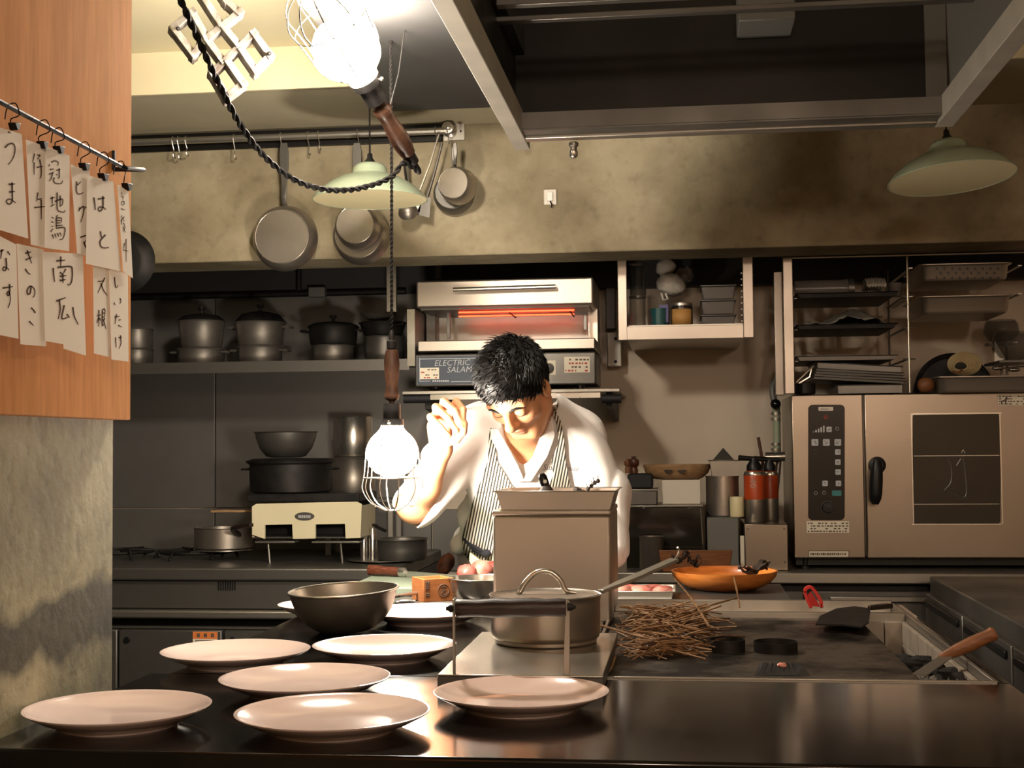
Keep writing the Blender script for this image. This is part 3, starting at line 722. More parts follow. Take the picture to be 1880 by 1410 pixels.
m = MB(); m.lathe([(0, .001), (.004, .001), (.004, -.001)], a.lerp(b, .45)+Vector((.003, -.0095, 0)), 12, Matrix.Rotation(PI/2, 3, 'X')); m.build('hole', MT['white_plastic'], td)
rnd = random.Random(9)
for i, (u, rr, lab) in enumerate(((1060, (.013, .012, .021), 'dark dried mushroom lump lying in the steel tray'), (1071, (.01, .012, .017), 'small dark lump tucked beside the bigger lump in the tray'))):
    c = P(u, 900, BY+.1+.03*i); o = MB().blob((c.x, c.y, zt0+rr[2]), rr, 12, 8, None, .15, rnd).build('dried_mushroom', MT['dried'], None); tag(o, lab, 'mushroom', 'dark lumps in the steel tray')
m = MB(); q = [P(u, v, BY+.14) for u, v in ((1074, 906), (1080, 898), (1086, 892), (1092, 886), (1098, 883))]; q[0].z = zt0+.002
m.tube(q, .0026, 7); 
for i, p in enumerate(q[1:]): m.blob(p, .0048, 8, 5, None, .25, rnd); m.tube([p, p+Vector((-.004+.004*(i % 2), 0, .012))], .0008, 5)
o = m.build('dried_twig', MT['dried'], None); tag(o, 'thin dark twig leaning up at the rim of the steel tray', 'twig')

# ------------------------------------------------------------------ cover plate with bar handle and lidded pot
CZ0, CZ1 = .9035, .925
xa = PZ(803, 1238, CZ1); xb = PZ(1108, 1238, CZ1).x; yb_ = PZ(890, 1163, CZ1).y+.02
cov = thing('griddle_cover', 'polished steel griddle cover with a dark wooden bar handle on its front edge', 'cover', (xa.x+.15, xa.y+.1, CZ0))
m = MB(); m.box(xa.x, xb, xa.y, yb_, CZ1-.003, CZ1); m.build('top_sheet', MT['steel_bright'], cov, bev=.001)
m = MB(); m.box(xa.x, xb, xa.y, xa.y+.003, CZ0, CZ1-.003); m.build('front_lip', MT['steel_dark'], cov)
m = MB(); m.box(xa.x, xa.x+.003, xa.y+.003, yb_, CZ0, CZ1-.003); m.build('side_lip', MT['steel_dark'], cov)
m = MB(); m.box(xb-.003, xb, xa.y+.003, yb_, CZ0, CZ1-.003); m.build('side_lip', MT['steel_dark'], cov)
HY = xa.y+.006
pa = P(833, 1102, HY); pb = P(1041, 1102, HY)
m = MB(); m.box(pa.x-.0015, pa.x+.0015, HY-.004, HY+.006, CZ1, P(833, 1100, HY).z); m.build('upright', MT['steel'], cov, bev=.0006)
m = MB(); q = [P(1034, 1232, HY), P(1046, 1232, HY), P(1046, 1104, HY), P(1038, 1100, HY)]; q[0].z = q[1].z = CZ1; m.prism(q, (0, .003, 0)); m.build('upright', MT['steel'], cov, bev=.0006)
c0, c1 = P(838, 1117, HY), P(1039, 1115, HY); d = (c1-c0); L = d.length; Mx = axis_matrix(d)
MB().lathe([(.0125, 0), (.0135, .003), (.0135, .01), (.0125, .03), (.0145, L*.35), (.0135, L*.5), (.0145, L*.7), (.0125, L-.03), (.0135, L-.008), (.0125, L)], c0, 20, Mx).build('bar_handle', MT['wood_black'], cov)
for c, s in ((P(829, 1117, HY), -1), (P(1047, 1114, HY), 1)):
    MB().lathe([(.006, -.004*s), (.006, .002*s), (.003, .006*s), (.003, .008*s)], c, 12, Mx).build('nut', MT['iron'], cov)
po = PZ(1002, 1178, CZ1); po = Vector((po.x, po.y, CZ1+.0004))
pt = thing('lidded_pot', 'steel saucepan with a lid and arched lid handle on the griddle cover', 'pot', po)
R = 102*mpp(po)
pr = [(R*.9, 0), (R*.92, .002), (R*.92, .007), (R*.955, .009), (R*.985, .016), (R*.99, .07), (R*1.0, .079), (R*1.02, .081)]
MB().lathe(shell(pr, .002), po, 64).build('body', MT['pot_steel'], pt)
lid = MB().lathe([(0, .0745), (R*.9, .0735), (R*.955, .078), (R*.96, .0815), (R*.9, .078), (R*.5, .080), (0, .081)], po, 56).build('lid', MT['pot_steel'], pt)
q = smooth_path([po+Vector((-.047, -.006, .081)), po+Vector((-.043, 0, .084)), po+Vector((-.034, 0, .1)), po+Vector((-.015, .002, .117)), po+Vector((.008, .004, .118)), po+Vector((.025, .006, .104)), po+Vector((.034, .008, .086)), po+Vector((.052, .01, .082))], 5)
MB().tube(q, [.003]*4+[.0045]*(len(q)-8)+[.003]*4, 10).build('lid_handle', MT['steel_bright'], lid)
h0 = P(1103, 1086, po.y+.03); h1 = P(1170, 1058, po.y+.09); h2 = P(1238, 1028, po.y+.17)
up = Vector((0, 0, 1)); 
def strap(mb, pts, ws, th):
    A = []
    for i, p in enumerate(pts):
        d = (pts[min(i+1, len(pts)-1)]-pts[max(0, i-1)]).normalized(); s = d.cross(up).normalized(); n = s.cross(d)
        w = ws[i]; A.append([p-s*w-n*th, p+s*w-n*th, p+s*w+n*th, p-s*w+n*th])
    vs = [v for r in A for v in r]; f = [(3, 2, 1, 0), tuple(4*(len(A)-1)+i for i in range(4))]
    for i in range(len(A)-1):
        for j in range(4): f.append((4*i+j, 4*i+(j+1) % 4, 4*i+4+(j+1) % 4, 4*i+4+j))
    return mb.add(vs, f)
strap(MB(), smooth_path([h0, h0.lerp(h1, .5), h1, h2], 4), [.006, .007, .008, .009, .011]+[.012]*4+[.011]*4, .003).build('handle', MT['steel'], pt, bev=.001)
m = MB(); c = h2; m.tube([c, c+Vector((.006, .01, .006)), c+Vector((.01, .012, .016)), c+Vector((.006, .008, .022))], .0022, 8); m.build('hanging_loop', MT['steel'], pt)

# ------------------------------------------------------------------ straw, ring moulds and tools on the griddle
rnd = random.Random(21); m = MB()
GZ = .8945
for i in range(190):
    u = rnd.gauss(0, 1); y = rnd.uniform(2.36, 2.84); cx = -.03+rnd.gauss(0, .034); L = rnd.uniform(.05, .13); a = rnd.gauss(.15, .65)
    dx, dy_ = math.cos(a)*L/2, math.sin(a)*L/2; hh = max(0, .055*(1-abs(y-2.62)/.26))*rnd.random(); z = GZ+.003+hh
    tl = rnd.uniform(-.02, .02)
    p0 = Vector((cx-dx, y-dy_, max(GZ+.002, z-tl))); p2 = Vector((cx+dx, y+dy_, max(GZ+.002, z+tl))); p1 = (p0+p2)/2+Vector((rnd.uniform(-.01, .01), rnd.uniform(-.01, .01), rnd.uniform(0, .012)))
    if p0.x < -.12: p0.x = -.12
    m.tube([p0, p1, p2], rnd.uniform(.0009, .0019), 4)
o = m.build('straw_heap', MT['straw'], None, smooth=0); tag(o, 'heap of dry straw on the griddle beside the lidded pot', 'straw', kind='stuff')
m = MB()
for i in range(70):
    y = rnd.uniform(2.4, 2.84); cx = -.015+rnd.gauss(0, .042); L = rnd.uniform(.05, .12); a = rnd.gauss(.3, .8); z = GZ+.002+.02*rnd.random()
    dx, dy_ = math.cos(a)*L/2, math.sin(a)*L/2
    m.tube([(max(-.12, cx-dx), y-dy_, z), (cx, y, z+.004), (cx+dx, y+dy_, z)], rnd.uniform(.001, .002), 4)
o = m.build('burnt_straw', MT['straw_dark'], None, smooth=0); tag(o, 'scorched dark straw under the pale straw heap', 'straw', kind='stuff')
# long single stalks
for (pts, lab) in (([(1302, 1150, 2.5), (1270, 1100, 2.66), (1238, 1062, 2.8)], 'long straw stalk rising steeply from the heap towards the wooden bowl'),
                   ([(1240, 1135, 2.6), (1290, 1116, 2.7), (1354, 1097, 2.82)], 'long straw stalk reaching across the rear rim'),
                   ([(1103, 1148, 2.45), (1160, 1165, 2.42), (1190, 1172, 2.4)], 'thick straw stalk touching the lidded pot'),
                   ([(1347, 1060, 2.93), (1353, 1085, 2.9), (1358, 1115, 2.86)], 'thin stalk standing upright before the orange bowl'),
                   ([(1085, 1243, 2.14), (1118, 1232, 2.2), (1130, 1205, 2.26)], 'curled straw stalk on the griddle front edge')):
    q = [P(*p) for p in pts]
    for p in q: p.z = max(p.z, GZ+.002)
    o = MB().tube(smooth_path(q, 4), [.0022]*5+[.0018]*4, 6).build('straw_stalk', MT['straw'], None); tag(o, lab, 'straw', 'loose straw stalks')
def ring(u, v, r, h, lab):
    c = PZ(u, v, GZ); rr = r*mpp(c)
    o = MB().lathe([(rr, 0), (rr, h), (rr-.0015, h), (rr-.0015, 0)], (c.x, c.y, GZ), 36, closed=True).build('ring_mould', MT['iron'], None); tag(o, lab, 'mould', 'ring moulds on the griddle')
ring(1335, 1196, 33, .022, 'black ring mould at the straw heap')
ring(1424, 1196, 40, .018, 'wide black ring mould behind the pink spotted block')
t = thing('charred_block', 'charred black block with a pale pink patch on the griddle front', 'food', PZ(1435, 1238, GZ))
c = PZ(1435, 1238, GZ); k = mpp(c); m = MB(); n = 24
top = [Vector((c.x+(-38+76*i/n)*k, c.y+.02, GZ+.013+.003*rnd.random())) for i in range(n+1)]; bot = [Vector((c.x+(-50+100*i/n)*k, c.y-.012, GZ)) for i in range(n+1)]
bk = [Vector((c.x+(-40+80*i/n)*k, c.y+.045, GZ)) for i in range(n+1)]
v = top+bot+bk; f = []
for i in range(n): f += [(n+1+i, n+2+i, i+1, i), (i, i+1, 2*n+3+i, 2*n+2+i)]
m.add(v, f); m.build('crust', MT['charcoal'], t, smooth=0)
MB().blob((c.x+2*k, c.y+.014, GZ+.012), (.008, .006, .004), 10, 6, None, .2, rnd).build('pink_patch', MT['meat'], t)
# red clip
rc = thing('red_tongs', 'red plastic tongs handle standing in the gutter at the griddle rear', 'tongs', P(1493, 1115, 2.98))
q = smooth_path([P(u, v, 2.98) for u, v in ((1489, 1116), (1482, 1100), (1478, 1086), (1482, 1079), (1490, 1079), (1499, 1090), (1507, 1104), (1508, 1116))], 5)
for p in q: p.z = max(p.z, .889)
strap(MB(), q, [.006]*len(q), .0035).build('grip', MT['red'], rc, bev=.001)
m = MB(); m.prism([P(u, v, 2.984) for u, v in ((1486, 1112), (1482, 1094), (1488, 1085), (1503, 1108), (1504, 1114))], (0, .002, 0)); m.build('web', MT['red'], rc)
# wide dark spatula over the rear rim
sp = thing('wide_spatula', 'wide dark metal spatula lying over the griddle rear rim', 'spatula', P(1560, 1125, 2.86))
q = [PZ(1400+u/3.615, 1020+v/3.615, .912) for u, v in ((352, 452), (380, 400), (490, 350), (610, 335), (715, 350), (705, 440), (650, 472), (520, 455))]
MB().prism(q, (0, 0, -.003)).build('blade', MT['iron'], sp, smooth=0)
a = PZ(1595, 1116, .915); b = PZ(1634, 1112, .915); strap(MB(), [a, a.lerp(b, .5), b], [.004, .009, .009], .005).build('handle', MT['wood_black'], sp, bev=.002)
# scraper with wooden handle
sc = thing('scraper', 'steel scraper with a worn wooden handle lying over the griddle side rim', 'scraper', PZ(1745, 1208, .905))
a = PZ(1688, 1240, .897); b = PZ(1738, 1206, .908); s = (b-a).cross(up).normalized()*.0115
MB().hexa([a-s, b-s*.9, b+s*.9, a+s], [p+Vector((0, 0, .0018)) for p in (a-s, b-s*.9, b+s*.9, a+s)]).build('blade', MT['steel'], sc, smooth=0)
c = PZ(1828, 1165, .945); d = (c-b); L = d.length
MB().lathe([(.006, -.012), (.008, 0), (.0105, .02), (.0115, L*.55), (.0105, L*.85), (.012, L-.004), (.009, L)], b+Vector((0, 0, .003)), 14, axis_matrix(d), sx=.8).build('handle', MT['wood_tray'], sc)

# ------------------------------------------------------------------ behind the griddle: wooden bowl, meat tray
wbp = PZ(1330, 1082, TT); wb_ = thing('wooden_bowl', 'wide orange wooden bowl behind the griddle rear rim', 'bowl', wbp)
k = 97*mpp(wbp)
MB().lathe(shell([(k*.5, 0), (k*.62, .003), (k*.86, .018), (k*.97, .034), (k, .047)], .005), wbp, 56).build('body', MT['wood_bowl'], wb_)
rnd = random.Random(4)
for (u, v, w, lab) in ((1385, 1046, .044, 'curled dark dried leaf hanging over the wooden bowl rim'), (1250, 1026, .026, 'dark dried sprig sticking up at the wooden bowl back'), (1275, 1033, .02, 'dark crumpled leaf inside the wooden bowl')):
    c = P(u, v, wbp.y-(.07 if u > 1300 else -.04)); m = MB(); n = 14
    for (rows) in range(3):
        A = Vector((rnd.uniform(-1, 1), rnd.uniform(-.6, .6), rnd.uniform(-.15, .25))).normalized(); S = A.cross(Vector((0, 0, 1))).normalized()
        vs = []; f = []
        for i in range(n+1):
            t_ = i/n; wd = w*.32*math.sin(PI*min(1, t_*.95+.05)); p = c+A*(t_-.5)*2*w+Vector((0, 0, .008*math.sin(t_*7+rows)+.004*rows))
            vs += [p-S*wd+Vector((0, 0, .006*math.sin(t_*19))), p+Vector((0, 0, -.004)), p+S*wd+Vector((0, 0, .006*math.cos(t_*17)))]
        for i in range(n): f += [(3*i, 3*i+1, 3*i+4, 3*i+3), (3*i+1, 3*i+2, 3*i+5, 3*i+4)]
        m.add(vs, f)
    o = m.build('dried_leaf', MT['dried'], None, solid=.0012, fix=False); tag(o, lab, 'leaf', 'dark dried leaves in the wooden bowl')
mt = PZ(1190, 1072, TT)
t = thing('meat_tray', 'white tray holding pink meat slices beside the pot handle', 'tray', mt)
x0, x1 = P(1120, 1070, 3.3).x, P(1240, 1070, 3.3).x
trayrings(x0, x1, 3.2, 3.36, TT, .018, .01).build('dish', MT['white_enamel'], t, solid=.002)
for i in range(5):
    x = x0+.03+i*(x1-x0-.06)/4; o = MB().blob((x, 3.27+.02*(i % 2), TT+.016), (.026, .035, .011), 12, 8, Matrix.Rotation(i*.7, 3, 'Z'), .1, rnd).build('meat_slice', MT['meat_red' if i % 2 else 'meat'], None, smooth=60)
    tag(o, ('first', 'second', 'third', 'fourth', 'fifth')[i]+' pink meat slice in the white tray, counted from the steel box', 'meat', 'meat slices in the white tray')
# ================================================================== pan rail on the concrete lintel
RY = 4.19
rail = thing('pan_rail', 'long dark steel hanging rail with a white end plate on the concrete lintel', 'rail', P(500, 255, RY))
x0, x1 = P(120, 260, RY).x, P(812, 245, RY).x
za, zb = P(500, 271, RY).z, P(500, 239, RY).z
MB().box(x0, x1, RY-.006, RY+.01, za, zb).build('backing_strip', MT['hood_dark'], rail, bev=.002)
zr_ = P(500, 252, RY-.05).z
MB().tube([(x0, RY-.05, zr_), (P(828, 240, RY-.05).x, RY-.05, zr_)], .011, 12).build('round_bar', MT['steel'], rail)
a, b, c, d = prect(814, 226, 853, 258, RY)
MB().box(a, b, RY-.003, RY+.01, c, d).build('end_plate', MT['white_plastic'], rail, bev=.003)
MB().lathe([(.022, 0), (.022, .012), (.014, .016), (.014, .05), (.018, .055), (0, .058)], P(827, 241, RY-.003), 20, Matrix.Rotation(PI/2, 3, 'X')).build('end_socket', MT['steel_bright'], rail)
MB().lathe([(.003, 0), (.003, .003), (0, .003)], P(846, 241, RY-.003), 10, Matrix.Rotation(PI/2, 3, 'X')).build('screw', MT['iron'], rail)
for u in (180, 640):
    x = P(u, 250, RY).x; MB().box(x-.006, x+.006, RY-.05, RY-.006, zr_-.004, zr_+.004).build('bracket', MT['steel_dark'], rail)
HB = RY-.05
def s_hook(u, lab, bottom=.06, r=.012):
    x = P(u, 250, HB).x; pts = []
    R = .0135
    for a in np.linspace(-.2*PI, 1.1*PI, 9): pts.append(Vector((x, HB+R*math.cos(a), zr_+R*math.sin(a))))
    z = zr_-bottom; pts.append(Vector((x+.002, HB-.004, (zr_+z)/2)))
    for a in np.linspace(.6*PI, 1.9*PI, 8): pts.append(Vector((x+.004, HB-.0+r*math.cos(a)*.9, z+r*math.sin(a))))
    o = MB().tube(pts, .0018, 6).build('s_hook', MT['steel_bright'], None); tag(o, lab, 'hook', 's hooks on the pan rail'); return x, z
s_hook(318, 'empty bright hook on the rail, first of the cluster by the wood panel', .045)
s_hook(328, 'empty bright hook hanging inside the hook cluster by the wood panel', .05)
s_hook(342, 'empty bright hook closing the hook cluster by the wood panel', .04)
s_hook(430, 'single empty hook between the hook cluster and the frying pan', .055)
s_hook(566, 'straight hook just past the frying pan handle', .05)
s_hook(585, 'bright twisted hook on the rail between the frying pan and the stacked pans', .035)
def hang_pan(name, lab, u, vtop, v, r, depth, Y, mat='pot_steel', hw=8, rim=1.02, hm='steel_dark', tilt=0):
    """a pan hanging by its handle with its base towards the room; r is the base radius in px"""
    c = P(u, v, Y); m0 = mpp(c); R = r*m0
    t = thing(name, lab, 'pan', c, 'pans on the pan rail')
    M = Matrix.Rotation(tilt, 3, 'Z') @ Matrix.Rotation(PI/2, 3, 'X')      # local z -> -Y (towards the room)
    pr = [(R*1.16, -depth), (R*1.15, -depth+.004), (R*1.10, -depth*.4), (R*1.02, -.006), (R*.96, 0), (R*.55, .0006), (0, .0006)]
    MB().lathe(pr, c, 48, M).build('body', MT[mat], t)
    MB().tube([c+M @ Vector((R*.94*math.cos(a), R*.94*math.sin(a), .0012)) for a in np.linspace(0, 2*PI, 49)[:-1]], .0012, 6, closed=True).build('base_ring', MT[mat], t)
    top = P(u+0, vtop, Y+depth*.5); jz = Vector((c.x, c.y+depth*.8, c.z+R*1.12))
    top.x = P(u, vtop, Y).x; dlt = top-jz
    q = [jz, jz+dlt*.12+Vector((0, -.012, 0)), jz+dlt*.35+Vector((0, -.004, 0)), jz+dlt*.6, jz+dlt*.85, top]
    m = MB(); 
    W = [hw*.5, hw*.55, hw*.6, hw*.9, hw, hw*.7]
    A = []
    for p, w in zip(q, W): A += [p+Vector((-w*m0, 0, 0)), p+Vector((w*m0, 0, 0)), p+Vector((w*m0, .005, 0)), p+Vector((-w*m0, .005, 0))]
    f = [(3, 2, 1, 0), tuple(range(20, 24))]
    for i in range(5):
        for j in range(4): f.append((4*i+j, 4*i+(j+1) % 4, 4*i+4+(j+1) % 4, 4*i+4+j))
    m.add(A, f); m.build('handle', MT[hm], t, bev=.0015)
    return t
x, z = s_hook(516, 'hook carrying the large frying pan', .04)
hang_pan('frying_pan', 'large steel frying pan hanging alone by its long handle on the rail', 517, 262, 434, 53, .045, 4.10, hw=9)
s_hook(657, 'hook carrying the stacked pans', .035)
hang_pan('saucepan', 'wide steel saucepan hanging behind the green lamp, larger of the stacked pair', 657, 300, 430, 46, .055, 4.12, hw=8)
hang_pan('frying_pan', 'smaller steel pan hanging in front of the wide saucepan behind the green lamp', 652, 262, 412, 37, .04, 4.055, hw=9)
s_hook(822, 'hook carrying the small saucepan at the rail end', .03)
s_hook(800, 'hook carrying the long spatula at the rail end', .03)
hang_pan('saucepan', 'small steel saucepan hanging near the white end plate', 832, 262, 336, 30, .06, 4.03, hw=4, tilt=-.16)
hang_pan('saucepan', 'small saucepan hanging behind another beside the white end plate', 829, 270, 352, 33, .05, 4.125, hw=3, mat='steel_dark')
for (q, w, nm, lab, mt) in (([(806, 246), (790, 300), (770, 352)], 3, 'turner', 'long thin steel turner hanging slanted by the small saucepans', 'steel_bright'),
                       ([(812, 262), (798, 318), (785, 362)], 6, 'spatula', 'dark slotted spatula hanging behind the small saucepans', 'steel_dark'),
                       ([(742, 262), (742, 300), (746, 332)], 7, 'tongs', 'black tongs hanging from the rail behind the lamp grip', 'iron')):
    t = thing(nm, lab, 'utensil', P(*q[1], 4.1))
    strap(MB(), [P(*p, 4.1) for p in q], [w*.0009, w*.001, w*.0013], .0025).build('handle', MT[mt], t, bev=.001)
    e = P(*q[-1], 4.1); dr = (P(*q[-1], 4.1)-P(*q[0], 4.1)).normalized(); s = dr.cross(Vector((0, 1, 0))).normalized()
    W = .022 if nm != 'tongs' else .010
    MB().hexa([e-s*W*.5, e+s*W*.5, e+s*W+dr*.06, e-s*W+dr*.06], [p+Vector((0, .002, 0)) for p in (e-s*W*.5, e+s*W*.5, e+s*W+dr*.06, e-s*W+dr*.06)]).build('blade', MT[mt], t, smooth=0)
t = thing('ladle', 'steel ladle with a round bowl hanging below the green lamp', 'utensil', P(748, 390, 4.08))
c = P(749, 388, 4.08); MB().lathe(shell([(.004, -.026), (.018, -.022), (.027, -.01), (.031, .004)], .0012), c, 24, Matrix.Rotation(-PI/2-.5, 3, 'X')).build('bowl', MT['pot_steel'], t)
MB().tube([c+Vector((.002, .02, .02)), P(748, 300, 4.12), P(745, 258, 4.125)], .003, 8).build('handle', MT['steel'], t)
t = thing('frying_pan', 'dark iron frying pan hanging half behind the paper slips', 'pan', P(222, 470, 4.08), 'pans on the pan rail')
c = P(222, 478, 4.08); MB().lathe([(.062, .0), (.075, -.004), (.098, -.03), (.1, -.032)], c, 40, Matrix.Rotation(PI/2, 3, 'X')).build('body', MT['iron'], t)
strap(MB(), [c+Vector((0, .03, .098)), c+Vector((0, .02, .16)), Vector((c.x, 4.13, zr_+.01))], [.008, .010, .010], .003).build('handle', MT['iron'], t)
# wall switch
t = thing('wall_switch', 'white wall switch with a dangling key on the concrete lintel', 'switch', P(1010, 362, 4.19))
m = MB(); pbox(m, 998, 347, 1022, 376, 4.192, .008); m.build('plate', MT['white_plastic'], t, bev=.003)
m = MB(); pbox(m, 1004, 352, 1015, 369, 4.186, .006); m.build('rocker', MT['white_enamel'], t, bev=.002)
m = MB(); m.tube([P(1010, 369, 4.184), P(1013, 376, 4.183), P(1012, 381, 4.186)], .0022, 6); m.build('key', MT['iron'], t)

# ================================================================== pot shelf over the stove
SY = 4.52
shf = thing('pot_shelf', 'long dark steel wall shelf loaded with pots over the stove', 'shelf', P(480, 672, SY))
x0, x1 = P(60, 672, SY).x, P(752, 668, SY).x
zt_, zb_ = P(480, 663, SY).z, P(480, 684, SY).z
MB().box(x0, x1, SY, 4.98, zt_-.004, zt_).build('shelf_board', MT['steel_dark'], shf)
MB().box(x0, x1, SY-.003, SY, zb_, zt_).build('front_lip', MT['steel_dark'], shf, bev=.001)
a, b, c, d = prect(748, 568, 762, 672, SY)
MB().box(a, b, SY-.004, SY-.001, c, d).build('end_bracket', MT['steel_bright'], shf)
MB().box(b-.003, b, SY, 4.98, c, d).build('end_panel', MT['steel'], shf)
a, b, c, d = prect(710, 478, 727, 572, 4.5)
MB().box(a, b, 4.5, 4.52, c, d+.02).build('hanger_post', MT['steel'], shf)
def pot(name, lab, u, vt, vb, r, Y, mat='pot_old', zbase=None, lid=None, ears=0, flare=1.0, grp=None, handle=None, par=None):
    c = P(u, vb, Y); m0 = mpp(c)
    if zbase is not None: c.z = zbase
    h = (vb-vt)*m0; R = r*m0
    t = thing(name, lab, 'pot', c, grp)
    pr = [(R*.94/flare, 0), (R*.98/flare, .004), (R*(.5+.5/flare), h*.5), (R, h-.003), (R*1.03, h)]
    MB().lathe(shell(pr, .002), c, 40).build('body', MT[mat], t)
    MB().tube([c+Vector((R*1.03*math.cos(a), R*1.03*math.sin(a), h)) for a in np.linspace(0, 2*PI, 41)[:-1]], .0025, 6, closed=True).build('rim', MT[mat], t)
    if lid:
        o = MB().lathe([(R*1.02, h+.002), (R*1.0, h+.006), (R*.75, h+lid*.75), (R*.2, h+lid), (0, h+lid)], c, 36).build('lid', MT['iron'], t)
        MB().lathe([(.006, h+lid), (.006, h+lid+.012), (.014, h+lid+.016), (.012, h+lid+.024), (0, h+lid+.025)], c, 14).build('knob', MT['iron'], o)
    for k in range(ears):
        a = (0, PI)[k]; d = Vector((math.cos(a), 0, 0)); p = c+d*R+Vector((0, 0, h*.8))
        MB().tube(smooth_path([p+Vector((0, -.03, 0)), p+d*.025+Vector((0, -.025, 0)), p+d*.025+Vector((0, .025, 0)), p+Vector((0, .03, 0))], 3), .004, 6).build('ear', MT['iron'] if mat == 'iron' else MT[mat], t)
    if handle:
        q = [P(*p) for p in handle]; strap(MB(), smooth_path(q, 3), [.009]*20, .004).build('handle', MT['iron'], t, bev=.0015)
    return t, c.z+h
G = 'pots on the pot shelf'
Yp = 4.70
lowers = [(250, 660, 630, 30, 'lower tall pot at the shelf end beside the paper slips', 592), (370, 660, 631, 42, 'lower of the two pots stacked second from the shelf end', 580), (478, 660, 629, 40, 'lower pot of the middle stack with the domed black lid', 584), (612, 660, 629, 37, 'low steel pot carrying the dark lidded pan', 594)]
for u, vb, vt, r, lab, vt2 in lowers:
    t, zz = pot('stock_pot', lab, u, vt, vb, r, Yp, zbase=zt_+.0005, grp=G, ears=0 if u in (250, 612) else 2)
    up_ = {250: ('upper tall pot at the shelf end beside the paper slips', 0, 1, 'pot_old', 30), 370: ('upper pot with a dark dished lid second from the shelf end', .03, 1.12, 'pot_old', 42), 478: ('upper flared pot with a domed black lid in the middle of the shelf', .042, 1.12, 'pot_old', 46), 612: ('dark iron pan with lid on top of the low steel pot', .02, 1.05, 'iron', 45)}[u]
    pot('stock_pot', up_[0], u, vt2, vt-2, up_[4], Yp, mat=up_[3], zbase=zz+.003, lid=up_[1] or None, flare=up_[2], grp=G, ears=2 if u in (478, 612) else 0)
t, zz = pot('stock_pot', 'dark tall pot at the bright shelf bracket', 706, 614, 660, 36, Yp, mat='steel_dark', zbase=zt_+.0005, grp=G)
t, zpan = pot('stock_pot', 'black pan lying on the tall pot at the bright shelf bracket', 703, 588, 612, 42, Yp, mat='iron', zbase=zz+.003, flare=1.2, grp=G, handle=[(722, 598, 4.63), (734, 596, 4.61), (742, 594, 4.6)])
t = thing('strainer', 'bright wire strainer lying over the black pan at the shelf bracket', 'strainer', P(690, 580, 4.68))
cs_ = P(690, 572, 4.7); cs_.z = zpan+.026
MB().lathe(shell([(.01, -.02), (.04, -.012), (.055, .005)], .001), cs_, 24, Matrix.Rotation(.12, 3, 'Y')).build('bowl', MT['pot_steel'], t)
MB().tube([cs_+Vector((.04, -.03, .008)), cs_+Vector((.075, -.06, .015))], .003, 6).build('handle', MT['steel_bright'], t)
t = thing('conduit_pipe', 'thin dark conduit running under the lintel above the pots', 'pipe', P(600, 530, 4.9))
zz = P(600, 538, 4.915).z; MB().tube([(-2.2, 4.915, zz), (P(745, 535, 4.915).x, 4.915, zz)], .012, 10).build('run', MT['iron'], t)
x = P(548, 500, 4.91).x; MB().tube([(x, 4.915, zz+.012), (x, 4.915, 1.95)], .01, 10).build('riser', MT['iron'], t)
m = MB(); pbox(m, 566, 527, 596, 545, 4.88, .03); m.build('junction_box', MT['grey_panel'], t, bev=.002)

# ================================================================== things on the stove
SZ = .88
def grate(u, lab):
    c = PZ(u, 1014, SZ); t = thing('burner_grate', lab, 'grate', (c.x, 4.55, SZ), 'burner grates on the stove')
    MB().tube([Vector((c.x+.12*math.cos(a), 4.58+.12*math.sin(a), SZ+.022)) for a in np.linspace(0, 2*PI, 33)[:-1]], .006, 6, closed=True).build('ring', MT['iron'], t)
    for k in range(6):
        a = PI*k/3+.2; d = Vector((math.cos(a), math.sin(a), 0)); b = Vector((c.x, 4.58, SZ))
        MB().tube([b+d*.04+Vector((0, 0, .026)), b+d*.13+Vector((0, 0, .026)), b+d*.145+Vector((0, 0, .0))], .006, 6).build('finger', MT['iron'], t)
    return c.x
grate(265, 'black iron burner grate on the empty part of the stove')
gx = grate(404, 'black iron burner grate under the saucepan')
c = P(404, 1010, 4.50); m0 = mpp(c)
pz = SZ+.034
t = thing('saucepan', 'old steel saucepan with a dark handle standing on the stove', 'pan', (c.x, 4.55, pz))
R = 56*m0; hh = (1008-968)*m0
cc = Vector((c.x, 4.55, pz))
MB().lathe(shell([(R*.93, 0), (R, .006), (R, hh-.003), (R*1.03, hh)], .002), cc, 44).build('body', MT['pot_steel'], t)
MB().lathe([(R*.98, -.003), (R*1.02, -.003), (R*1.02, .001), (R*.98, .001)], cc, 44, closed=True).build('base_ring', MT['steel_bright'], t)
strap(MB(), smooth_path([cc+Vector((R*.72, -R*.72, hh*.7)), P(428, 971, 4.38), P(447, 965, 4.34), P(462, 964, 4.32)], 4), [.009]*14, .006).build('handle', MT['wood_black'], t, bev=.002)
# cream charcoal warmer
WY = 4.36
t = thing('cream_warmer', 'cream enamel table grill with two square openings and an oval badge', 'grill', P(562, 1000, WY))
pts = [(462, 930), (470, 925), (655, 921), (664, 926), (662, 988), (634, 989), (633, 962), (579, 963), (579, 989), (537, 990), (536, 963), (486, 964), (486, 990), (462, 982)]
MB().prism([P(u, v, WY) for u, v in pts], (0, .012, 0)).build('front', MT['cream'], t, bev=.002)
a, b, c_, d = prect(463, 926, 663, 986, WY+.0125)
MB().box(a, a+.008, WY+.013, WY+.22, c_, d-.006).build('side', MT['cream'], t); MB().box(b-.008, b, WY+.013, WY+.22, c_, d-.006).build('side', MT['cream'], t)
MB().box(a+.009, b-.009, WY+.10, WY+.2, c_+.002, d-.012).build('firebox', MT['black'], t)
m = MB(); m.lathe([(0, .003), (17*m0, .003), (18*m0, 0)], P(559, 948, WY), 28, Matrix.Rotation(PI/2, 3, 'X'), sx=1, sy=.42); m.build('badge', MT['steel_dark'], t)
m = MB()
